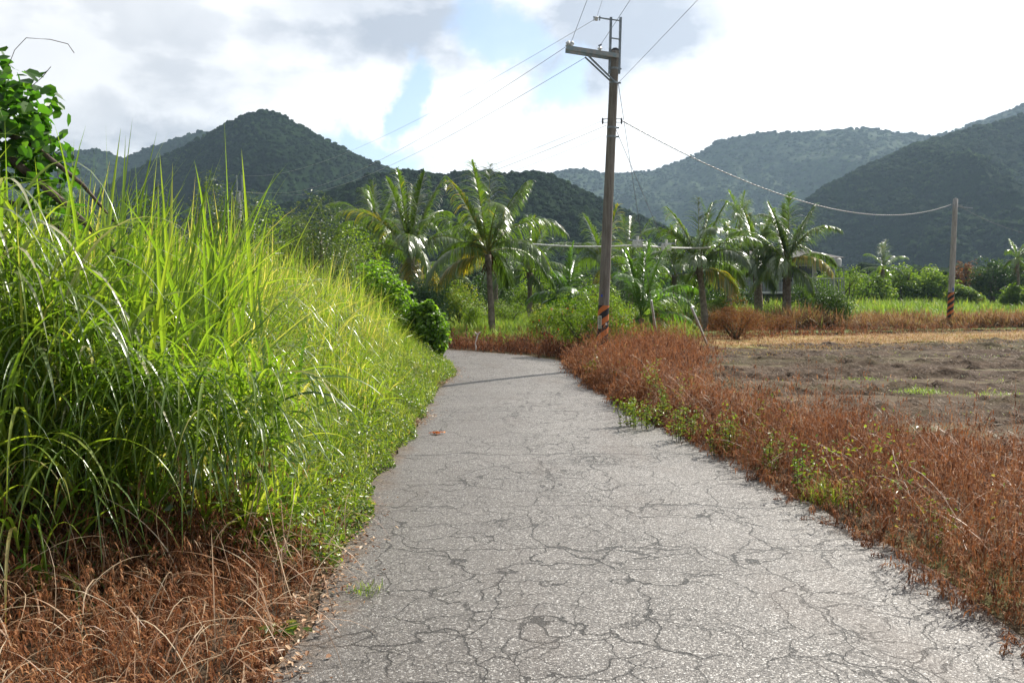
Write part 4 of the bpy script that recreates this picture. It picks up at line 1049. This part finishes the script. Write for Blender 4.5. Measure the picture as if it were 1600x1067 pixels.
# small green plants among the dead weeds on the right
def weed_plant(px, py, h, w_, n, leaf, label, mat='yelbush', wf=.5):
    g0 = gnd(px, py); root = tag(empty('weed_plant', (g0.x, g0.y, 0)), label, 'plant', 'green plants among the dead weeds')
    A = Acc(); T = Acc(); ns_ = max(3, n//34)
    for k in range(ns_):
        a = rng.uniform(0, 6.28); top = np.array([math.cos(a)*w_*rng.uniform(.2, 1), math.sin(a)*w_*rng.uniform(.2, 1), h*rng.uniform(.65, 1)])
        b = np.array([top[0]*.7, top[1]*.7, 0]); mid = (top+b)/2+np.array([0, 0, h*.1])
        T.tube([b, mid, top], [.004, .003, .0015], 5)
        m_ = n//ns_; t = rng.uniform(.08, 1, m_)[:, None]
        p = (1-t)**2*b+2*t*(1-t)*mid+t*t*top+rng.normal(0, leaf*.6, (m_, 3))
        V, F, r = leaves(p, uv_dirs(m_)*.6+np.array([0, 0, .8]), leaf*rng.uniform(.6, 1.2, m_), leaf*wf*rng.uniform(.7, 1.2, m_), np.clip(rng.normal(.6, .2, m_), 0, 1)); A.add(V, F, r)
    link('leaves', A.mesh('leaves'), M[mat], root); link('stem', T.mesh('stem'), M['stem'], root)
weed_plant(1003, 668, .36, .34, 620, .04, 'leafy yellow green plant at the road edge, farthest of the verge plants')
weed_plant(1022, 640, .80, .12, 130, .05, 'tall thin yellow leaved plant rising above the dead weeds')
weed_plant(1068, 690, .40, .25, 380, .035, 'yellow green plant low at the road edge beside the tall thin one')
weed_plant(1130, 712, .42, .28, 360, .035, 'small green plant halfway along the right road edge')
weed_plant(1190, 742, .40, .2, 220, .035, 'sparse green plant with upright shoots right of the road edge')
weed_plant(1250, 775, .46, .12, 150, .035, 'narrow upright green plant among rust weeds', 'bush')
weed_plant(1335, 810, .28, .12, 60, .035, 'few yellow green sprigs near the crumbling road edge')
weed_plant(1468, 850, .34, .13, 120, .035, 'dark green glossy sprig standing in the nearest rust weeds', 'bush')
weed_plant(925, 598, .42, .22, 260, .04, 'green clump where the road edge meets the mound of dead weeds', 'bush')
weed_plant(1050, 660, .45, .22, 240, .04, 'yellow green plant inside the dead weeds behind the road edge plants')
g0 = gnd(1290, 790); A = Acc(); n = 130
tufts(A, rng.normal(0, .05, n), rng.normal(0, .04, n), rng.uniform(.1, .26, n), .005, 2, .6, 0, 24)
tag(link('grass_tuft', A.mesh('grass_tuft'), M['verge'], None, (g0.x, g0.y, 0)), 'green grass tuft growing at the right road edge', 'grass tuft')
g0 = gnd(572, 928); A = Acc(); n = 40
tufts(A, rng.normal(0, .02, n), rng.normal(0, .015, n), np.full(n, .05), .004, 3, .5, 0, 35)
tag(link('grass_tuft', A.mesh('grass_tuft'), M['verge'], None, (g0.x, g0.y, .01)), 'tiny grass tuft sprouting from the asphalt at lower left', 'grass tuft')
g0 = gnd(436, 1000); A = Acc(); n = 26
V, F, r = leaves(np.stack([rng.normal(0, .05, n), rng.normal(0, .03, n), rng.uniform(.02, .06, n)], 1), uv_dirs(n)*.5+np.array([0, 0, 1]), .06, .03, rng.random(n)); A.add(V, F, r)
tag(link('weed_plant', A.mesh('weed_plant'), M['weed'], None, (g0.x, g0.y, .01)), 'flat green rosette weed at the lower left road edge', 'plant')
# orange dry leaf clump on the road edge
A = Acc(); n = 26
V, F, r = leaves(np.stack([rng.normal(0, .03, n), rng.normal(0, .025, n), np.abs(rng.normal(0, .008, n))+.012], 1), uv_dirs(n)*.5+np.array([0, 0, 1.]), .045, .024, rng.random(n)); A.add(V, F, r)
g0 = gnd(683, 680)
tag(link('dry_leaf', A.mesh('dry_leaf'), leaf_mat('orange dry leaf', [(0, (.45, .13, .04)), (1, (.62, .27, .10))], .3, (1, 1, 1), .7, .2), None, (g0.x, g0.y, .012)), 'crumpled orange dry leaf on the left road edge', 'dry leaf')

# ------------------------------------------------------------ tall utility pole
PD = 17.0
pb = at(941, 500, PD); pt = at(961, 80, PD)
pole_root = tag(empty('utility_pole', (pb.x-.02, PD, 0)), 'tall weathered concrete utility pole with cross-arm and orange black base stripes', 'utility pole')
ptl = Vector((pt.x-(pb.x-.02), 0, pt.z))            # top in local space
def onp(z, dx=0, dy=0): return Vector((ptl.x*z/ptl.z+dx, dy, z))
def prad(z): return .118-.034*z/ptl.z
A = Acc(); zs = np.linspace(-.1, ptl.z, 26)
A.tube([onp(z) for z in zs], [prad(z) for z in zs], 24); link('post', A.mesh('post', True), M['pole'], pole_root)
A = Acc(); A.lathe([(prad(9)-.0, 0), (.075, .03), (.05, .055), (.012, .065)], onp(ptl.z-.002), sides=20); link('cap', A.mesh('cap', True), M['dark'], pole_root)
A = Acc(); zs = np.linspace(.18, at(944, 477, PD).z, 14)
A.tube([onp(z) for z in zs], [prad(z)+.004 for z in zs], 28, cap=False); link('stripe_band', A.mesh('stripe_band', True), stripe_mat(.26, 'orange and black pole stripes'), pole_root)
# number plate on the left front of the pole
A = Acc(); A.box((0, 0, 0), (.085, .006, .26))
pz = at(938, 503, PD).z
pp = onp(pz, -.078, -.095)
plate = link('number_plate', A.mesh('number_plate'), simple('plate enamel', (.55, .58, .50), .4, .5), pole_root, pp); plate.rotation_euler = (0, 0, R(-38))
A = Acc()
for z, w_ in ((.095, .05), (.06, .06), (.02, .045), (-.015, .05), (-.05, .04), (-.095, .055)):
    A.box((-.0, -.0045, z), (w_, .003, .014)); A.box((w_*.32, -.0045, z-.011), (.009, .003, .022)); 
link('digits', A.mesh('digits'), M['dark'], plate)
A = Acc(); A.box((0, 0, 0), (.035, .006, .045)); c = at(954, 506, PD).z
link('tag_plate', A.mesh('tag_plate'), M['porc'], pole_root, onp(c, .055, -.112))
A = Acc(); A.box((0, 0, 0), (.03, .004, .05)); link('blue_mark', A.mesh('blue_mark'), simple('blue enamel', (.02, .05, .45), .4), pole_root, onp(at(938, 462, PD).z, -.06, -.10))
# cross arm: two channels, braces
def lp(px, py, dD=0):                                # local point on the pole
    q = at(px, py, PD+dD); return Vector((q.x-pole_root.location.x, q.y-PD, q.z))
zarm = lp(958, 88).z
a1 = lp(884, 77, -.25); a0 = lp(966, 90, 0)
adir = (a0-a1).normalized(); ang = math.atan2(adir.y, adir.x)
def beam(acc, p, q, w_, h_, n=1):
    p, q = Vector(p), Vector(q); d = (q-p); L = d.length; d.normalize()
    s = d.cross(Vector((0, 0, 1)));
    if s.length < .1: s = Vector((1, 0, 0))
    s.normalize(); u_ = s.cross(d).normalized()
    V = [tuple(c+s*w_/2*i+u_*h_/2*j) for c in (p, q) for i, j in ((-1, -1), (1, -1), (1, 1), (-1, 1))]
    acc.add(V, [[0, 3, 2, 1], [4, 5, 6, 7], [0, 1, 5, 4], [1, 2, 6, 5], [2, 3, 7, 6], [3, 0, 4, 7]])
A = Acc()
for oy in (-.115, .115):
    o = Vector((0, oy, 0)); beam(A, a1+o, a0+o, .008, .085)
    for dz in (.041, -.041): beam(A, a1+o+Vector((0, .012 if oy < 0 else -.012, dz)), a0+o+Vector((0, .012 if oy < 0 else -.012, dz)), .030, .007)
link('cross_arm', A.mesh('cross_arm'), M['arm'], pole_root)
for oy in (-.125, .125):
    A = Acc(); beam(A, lp(915, 87)+Vector((0, oy, 0)), lp(960, 130)+Vector((0, oy*.75, 0)), .03, .03); link('brace', A.mesh('brace'), M['steel'], pole_root)
# twin uprights above the top with rungs
for px_ in (954, 969):
    A = Acc(); beam(A, lp(px_-2, 116)+Vector((0, -.02, 0)), lp(px_+.5, 28)+Vector((0, -.02, 0)), .05, .04); link('top_upright', A.mesh('top_upright'), M['steel'], pole_root)
A = Acc(); 
for py_ in (33, 62, 84): beam(A, lp(955, py_-1)+Vector((0, -.045, 0)), lp(968.5, py_+1)+Vector((0, -.045, 0)), .02, .02)
link('rung', A.mesh('rung'), M['steel'], pole_root)
A = Acc(); beam(A, lp(954, 31), lp(936, 28, -.05), .025, .02); beam(A, lp(937, 26, -.05), lp(937, 32, -.05), .02, .06); beam(A, lp(927, 27, -.05), lp(937, 28, -.05), .015, .015); beam(A, lp(928, 26, -.05), lp(928, 33, -.05), .015, .015)
link('top_bracket', A.mesh('top_bracket'), M['steel'], pole_root)
def insul(p, ax, s=1, nm='insulator'):
    A = Acc(); pr = [(.012, 0), (.045, .012), (.045, .03), (.028, .038), (.028, .05), (.05, .058), (.05, .078), (.03, .09), (.012, .12)]
    A.lathe([(r_*s, h_*s) for r_, h_ in pr], p, ax, 12); return link(nm, A.mesh(nm, True), M['porc'], pole_root)
I1 = lp(888, 71, -.25); I1b = lp(892, 70, -.15); I2 = lp(937, 75, -.1); IT = lp(932, 29, -.05)
insul(a1+Vector((.03, 0, .045)), (.2, -.5, .9)); insul(a1+Vector((.1, 0, .05)), (.3, .2, .9)); insul(lp(937, 82, -.08), (0, -.3, .9)); insul(IT+Vector((.0, 0, -.05)), (0, 0, 1), .8)
A = Acc(); A.tube([lp(886, 72, -.25), lp(895, 68, -.25)], .016, 6); A.tube([lp(935, 72, -.1), lp(940, 70, -.1)], .014, 6); link('clamp', A.mesh('clamp'), M['dark'], pole_root)
A = Acc()
zz_ = lp(955, 186).z
A.box(onp(zz_, 0, 0), (.40, .012, .012)); A.box(onp(zz_-.07, 0, 0), (.34, .012, .012))
link('secondary_rack', A.mesh('secondary_rack'), M['steel'], pole_root)
for sx_ in (-.19, .19):
    A = Acc(); A.lathe([(.008, -.11), (.02, -.09), (.02, -.06), (.012, -.045), (.02, -.03), (.02, 0), (.008, .02)], onp(zz_, sx_, -.01), (0, 0, 1), 10); link('insulator', A.mesh('insulator', True), M['dark'], pole_root)
for z in (lp(960, 108).z, lp(960, 130).z, lp(957, 200).z, lp(956, 214).z):
    A = Acc(); A.tube([onp(z-.02), onp(z+.02)], prad(z)+.006, 20, cap=False); A.box(onp(z, prad(z)+.03, 0), (.06, .02, .03)); link('band_clamp', A.mesh('band_clamp'), M['steel'], pole_root)

# far-left twin pole
fp = at(374, 290, 60)
fr = tag(empty('utility_pole', (fp.x, 60, 0)), 'distant utility pole with twin top posts behind the pale olive tree', 'utility pole')
A = Acc(); A.tube([(0, 0, 0), (0, 0, fp.z-.4)], [.17, .12], 12); link('post', A.mesh('post', True), M['pole2'], fr)
for dx in (-.18, .18):
    A = Acc(); beam(A, (dx, 0, fp.z-1.6), (dx, 0, at(374, 274, 60).z), .07, .06); link('top_upright', A.mesh('top_upright'), M['steel'], fr)
A = Acc(); beam(A, (-.3, 0, at(374, 299, 60).z), (1.9, -.1, at(374, 303, 60).z), .09, .09); link('cross_arm', A.mesh('cross_arm'), M['arm'], fr)
# short pole on the right
RD = 36.0
rb_ = at(1484, 500, RD); rt_ = at(1493, 312, RD)
rp = tag(empty('utility_pole', (rb_.x, RD, 0)), 'short pale concrete pole with orange black striped foot beyond the field', 'utility pole')
dx = rt_.x-rb_.x
A = Acc(); zs = np.linspace(-.1, rt_.z, 12); A.tube([(dx*z/rt_.z, 0, z) for z in zs], [.128-.03*z/rt_.z for z in zs], 18); link('post', A.mesh('post', True), M['pole2'], rp)
A = Acc(); zs = np.linspace(.15, at(1486, 457, RD).z, 8); A.tube([(dx*z/rt_.z, 0, z) for z in zs], [.133-.03*z/rt_.z for z in zs], 24, cap=False); link('stripe_band', A.mesh('stripe_band', True), stripe_mat(.26, 'orange and black stripes'), rp)
A = Acc(); A.lathe([(.099, 0), (.09, .03), (.03, .06)], (dx, 0, rt_.z), sides=14); link('cap', A.mesh('cap', True), M['pole2'], rp)
za = at(1493, 320, RD).z
A = Acc(); beam(A, (dx-.22, 0, za), (dx+.3, 0, za-.05), .05, .05); A.tube([(dx-.02, -.01, za-.08), (dx+.75, 0, za-.15)], .02, 5); link('cable_clamp', A.mesh('cable_clamp'), M['steel'], rp)
A = Acc(); A.box((0, 0, 0), (.05, .01, .14)); link('blue_mark', A.mesh('blue_mark'), simple('blue mark', (.05, .12, .45), .5), rp, (dx*.3, -.155, at(1486, 452, RD).z))

# ------------------------------------------------------------ cables
def cable(name, p, q, rad, sag, label, mat='wire', cat='cable', group=None, n=40, coil=False, coilr=.02):
    p, q = Vector(p), Vector(q); P = []
    for i in range(n+1):
        t = i/n; c = p.lerp(q, t); c.z -= sag*4*t*(1-t); P.append(c)
    if name == 'overhead_wire': rad *= .62
    if group == G2: mat = 'wirelt'
    A = Acc(); A.tube(P, rad, 6); o = link(name, A.mesh(name, True), M[mat]); tag(o, label, cat, group)
    if coil:
        A = Acc(); L = (q-p).length; m = int(L/.045); Q = []
        for i in range(m+1):
            t = i/m; c = p.lerp(q, t); c.z -= sag*4*t*(1-t); a = i*1.25
            Q.append(c+Vector((-.6*math.cos(a), .8*math.cos(a), math.sin(a)))*coilr)
        A.tube(Q, rad*.55, 4); link('winding', A.mesh('winding'), M['wirelt'], o)
    return o
def P0(v): return Vector(v)+pole_root.location
G1, G2 = 'high lines towards the camera', 'lines to the far left pole'
def toward(start, px_, D_, Dend, sag=.25):            # wire from start that passes the top of the view at px_
    q = at(px_, 0, D_); k = (Dend-start.y)/(D_-start.y)
    return Vector((start.x+(q.x-start.x)*k, Dend, start.z))
s1, s2, s3 = P0(I1b)+Vector((0, 0, .03)), P0(I2)+Vector((0, 0, .03)), P0(IT)
cable('overhead_wire', s1, toward(s1, 918, 14.0, -28), .007, .5, 'black wire from the outer end of the cross-arm up over the camera', group=G1)
cable('overhead_wire', s2, toward(s2, 979, 14.2, -28), .007, .5, 'black wire from the inner insulator of the cross-arm up over the camera', group=G1)
cable('overhead_wire', s3, toward(s3, 941, 15.8, -28), .0045, .4, 'thin wire from the top bracket of the tall pole up over the camera', group=G1)
s4 = P0(lp(967, 129))
e4 = toward(s4, 1066, 12.6, -28); cable('overhead_wire', s4, e4, .0055, .35, 'thin wire right of the tall pole running up past the top of the view', group=G1)
far = lambda px_, py_: at(px_, py_, 59.8)
cable('overhead_wire', P0(I1), far(412, 300), .008, 1.0, 'wire from the outer cross-arm end down to the distant left pole', group=G2)
cable('overhead_wire', P0(lp(915, 90, -.1)), far(430, 304), .008, .9, 'wire from beneath the cross-arm down to the distant left pole', group=G2)
cable('overhead_wire', P0(IT), far(376, 274), .006, 1.0, 'thin wire from the top bracket down to the distant left pole', group=G2)
for i, (a, b, lab) in enumerate((((946, 187), (390, 318), 'uppermost faint low wire left of the tall pole'), ((948, 196), (398, 324), 'middle low wire left of the tall pole'), ((946, 211), (404, 330), 'lowest faint wire left of the tall pole'))):
    cable('overhead_wire', P0(lp(*a)), far(*b), .006 if i != 1 else .008, 1.2, lab, group=G2)
cable('service_cable', P0(onp(zz_-.03, .19, 0)), (rb_.x+dx-.2, RD, za), .009, 1.05, 'thick twisted cable sagging from the tall pole to the short pole', n=60, coil=True, coilr=.013)
cable('service_cable', (rb_.x+dx+.25, RD, za-.1), at(1640, 372, 33), .006, .2, 'cable leaving the short pole towards the right edge', 'wire')
# white cable with joint boxes behind the palms
w0, w1, w2 = at(790, 377, 30), at(996, 383, 31), at(1110, 387, 32.5)
cable('white_cable', w0, w1, .034, .12, 'thick pale cable crossing behind the tall striped pole', 'whitepipe')
cable('white_cable', w1, w2, .034, .06, 'pale cable length continuing right into the palms', 'whitepipe')
for q, lab in ((at(996, 381, 30.9), 'small white junction box on the pale cable'), (at(1041, 386, 31.5), 'grey junction box on the pale cable nearer the palms')):
    A = Acc(); A.box((0, 0, 0), (.36, .14, .26)); A.box((0, -.08, 0), (.28, .03, .18)); A.tube([(0, 0, .12), (0, 0, .28)], .05, 8)
    root = tag(empty('junction_box', q), lab, 'junction box', 'boxes on the pale cable'); link('case', A.mesh('case'), M['whitepipe'], root)
    A = Acc(); A.tube([(-.3, 0, .13), (.3, 0, .12)], .035, 6); link('bracket', A.mesh('bracket'), M['steel'], root)
# guy wires with white guards
for (tp, bt, g0_, g1_, lab) in (((966, 130), (1029, 545), (1018, 473), (1028, 531), 'guy wire with white guard pipe, nearer the tall pole'), ((957, 190), (1108, 547), (1088, 478), (1105, 534), 'guy wire with white guard pipe, farther from the tall pole')):
    gg = at(bt[0], 544, 23); a_ = P0(lp(*tp)); b_ = Vector((gg.x, 23, 0))
    root = tag(empty('guy_wire', b_), lab, 'guy wire', 'guy wires of the tall pole')
    loc = a_-b_
    A = Acc(); A.tube([(0, 0, -.05), tuple(loc)], .006, 5); link('strand', A.mesh('strand'), M['wire'], root)
    A = Acc(); k0, k1 = .03, .235; A.tube([tuple(loc*k0), tuple(loc*k1)], .032, 10); link('guard_pipe', A.mesh('guard_pipe', True), M['whitepipe'], root)
# small white marker at the bend
mk = gnd(743, 549)
root = tag(empty('marker_stake', (mk.x, mk.y, 0)), 'thin white crooked stake with forked top at the far bend', 'stake')
A = Acc(); A.tube([(0, 0, -.03), (.015, 0, .12), (-.01, 0, .22), (.03, 0, .34), (.06, 0, .44)], [.016, .018, .014, .016, .013], 7); link('stem', A.mesh('stem', True), M['whitepipe'], root)
A = Acc(); A.tube([(.06, 0, .43), (.0, 0, .49), (-.02, 0, .52)], [.013, .02, .008], 6); A.tube([(.06, 0, .43), (.10, 0, .50), (.13, 0, .51)], [.013, .022, .008], 6); A.tube([(.03, 0, .46), (.10, 0, .46)], .022, 6)
link('fork', A.mesh('fork', True), simple('faded pink white', (.72, .58, .56), .6), root)
# thin stick in the field edge
g0 = gnd(1243, 528)
A = Acc(); A.tube([(0, 0, -.05), (.02, 0, .3), (.01, 0, .62)], [.014, .012, .008], 6); A.tube([(.02, 0, .38), (.07, 0, .5)], .006, 5)
tag(link('stick', A.mesh('stick', True), M['wood'], None, g0), 'thin dark stick standing at the edge of the ploughed field', 'stick')

# ------------------------------------------------------------ house behind the palms
HD = 56.0
hx0, hx1 = at(1165, 470, HD).x, at(1302, 470, HD).x
root = tag(empty('house', ((hx0+hx1)/2, HD, 0)), 'grey two storey house with white balcony half hidden behind the palms', 'house')
W_ = hx1-hx0; zf = at(1200, 459, HD).z; zr1 = at(1200, 455, HD).z
wallm = simple('grey render', (.20, .21, .20), .9, .2, 0, (.13, .14, .14), 2)
whitem = simple('white paint', (.50, .49, .47), .6, .3, 0, (.34, .33, .31), 1.2)
z2 = zf+1.0; z3 = at(1200, 418, HD).z+.6
A = Acc()
A.box((-W_/2+.1, 2.5, zf/2), (.2, 5, zf)); A.box((W_/2-.1, 2.5, zf/2), (.2, 5, zf)); A.box((0, 4.9, zf/2), (W_-.4, .2, zf)); A.box((-W_*.18, .3, zf/2-.05), (W_*.5, .15, zf-.1))
link('wall', A.mesh('wall'), wallm, root)
A = Acc(); A.box((0, 2.1, zf+.08), (W_+.7, 6.2, .15)); link('floor_slab', A.mesh('floor_slab'), whitem, root)
A = Acc(); A.box((-.1, 3.4, zf+.17+1.1), (W_-.9, 3.4, 2.2)); link('upper_wall', A.mesh('upper_wall'), simple('stained pale render', (.34, .33, .31), .9, .1, 0, (.22, .21, .19), 1.5), root)
A = Acc()
for k in range(34): A.tube([(-W_/2-.2+k*(W_+.4)/33, -.85, zf+.155), (-W_/2-.2+k*(W_+.4)/33, -.85, zf+.98)], .035, 6)
link('railing', A.mesh('railing'), M['steel'], root).parent = root
A = Acc(); A.box((0, -.85, zf+1.02), (W_+.6, .10, .07)); link('handrail', A.mesh('handrail'), whitem, root)
for xx in (-W_*.28, .3, W_*.27):
    A = Acc(); A.box((xx, 1.66, zf+1.35), (.95, .06, 1.1)); wdw = link('window', A.mesh('window'), M['dark'], root)
    A = Acc(); A.box((xx, 1.62, zf+1.93), (1.1, .08, .07)); A.box((xx, 1.62, zf+.77), (1.1, .08, .07)); A.box((xx-.51, 1.62, zf+1.35), (.07, .08, 1.09)); A.box((xx+.51, 1.62, zf+1.35), (.07, .08, 1.09)); link('frame', A.mesh('frame'), whitem, wdw)
A = Acc()
rz = zf+2.4
V = [(-W_/2-.5, -.6, rz), (W_/2+.5, -.6, rz), (W_/2+.5, 5.6, rz), (-W_/2-.5, 5.6, rz), (-W_/2+1.2, 2.5, rz+.7), (W_/2-1.2, 2.5, rz+.7)]
A.add(V, [[0, 1, 5, 4], [1, 2, 5, 5], [2, 3, 4, 5], [3, 0, 4, 4], [0, 3, 2, 1]][0:1]+[[2, 3, 4, 5], [0, 3, 2, 1]])
A.add([V[1], V[2], V[5], tuple((Vector(V[1])+Vector(V[5]))/2)], [[0, 1, 2, 3]]); A.add([V[3], V[0], V[4], tuple((Vector(V[3])+Vector(V[4]))/2)], [[0, 1, 2, 3]])
link('roof', A.mesh('roof'), simple('grey sheet roof', (.10, .10, .10), .95, .05, 0, (.15, .14, .13), 2), root)
for xx in (-W_/2+.25, -.6, W_/2-.3):
    A = Acc(); A.tube([(xx, -.75, 0), (xx, -.75, rz)], .07, 8); link('post', A.mesh('post'), whitem, root)
# small raised tank room to the right of the roof
tk = at(1306, 410, HD+6)
root = tag(empty('roof_tank', (tk.x, HD+6, 0)), 'pale water tank on a steel stand glimpsed above the house', 'water tank')
A = Acc(); A.lathe([(.36, tk.z-.3), (.4, tk.z-.25), (.4, tk.z+.2), (.3, tk.z+.3), (.08, tk.z+.36)], sides=18); link('tank', A.mesh('tank', True), whitem, root)
for sx_ in (-1, 1):
    for sy_ in (-1, 1):
        A = Acc(); A.tube([(sx_*.5, sy_*.5, 0), (sx_*.42, sy_*.42, tk.z-.35)], .04, 6); link('leg', A.mesh('leg'), M['steel'], root)
A = Acc(); A.box((0, 0, tk.z-.34), (1.2, 1.2, .07)); link('platform', A.mesh('platform'), M['steel'], root)

# ------------------------------------------------------------ air
A = Acc(); A.box((0, 1000, 137), (6400, 5600, 278))
hz = link('haze', A.mesh('haze'), None)
hz.data.materials.clear()
m, g = new_mat('haze')
pv = g.n('ShaderNodeVolumePrincipled'); pv.inputs['Color'].default_value = (.56, .77, .98, 1); pv.inputs['Density'].default_value = .00018; pv.inputs['Anisotropy'].default_value = .35
o = g.n('ShaderNodeOutputMaterial'); g.t.links.new(pv.outputs[0], o.inputs['Volume'])
hz.data.materials.append(m)
tag(hz, 'thin bluish haze filling the valley air', 'haze', kind='stuff')
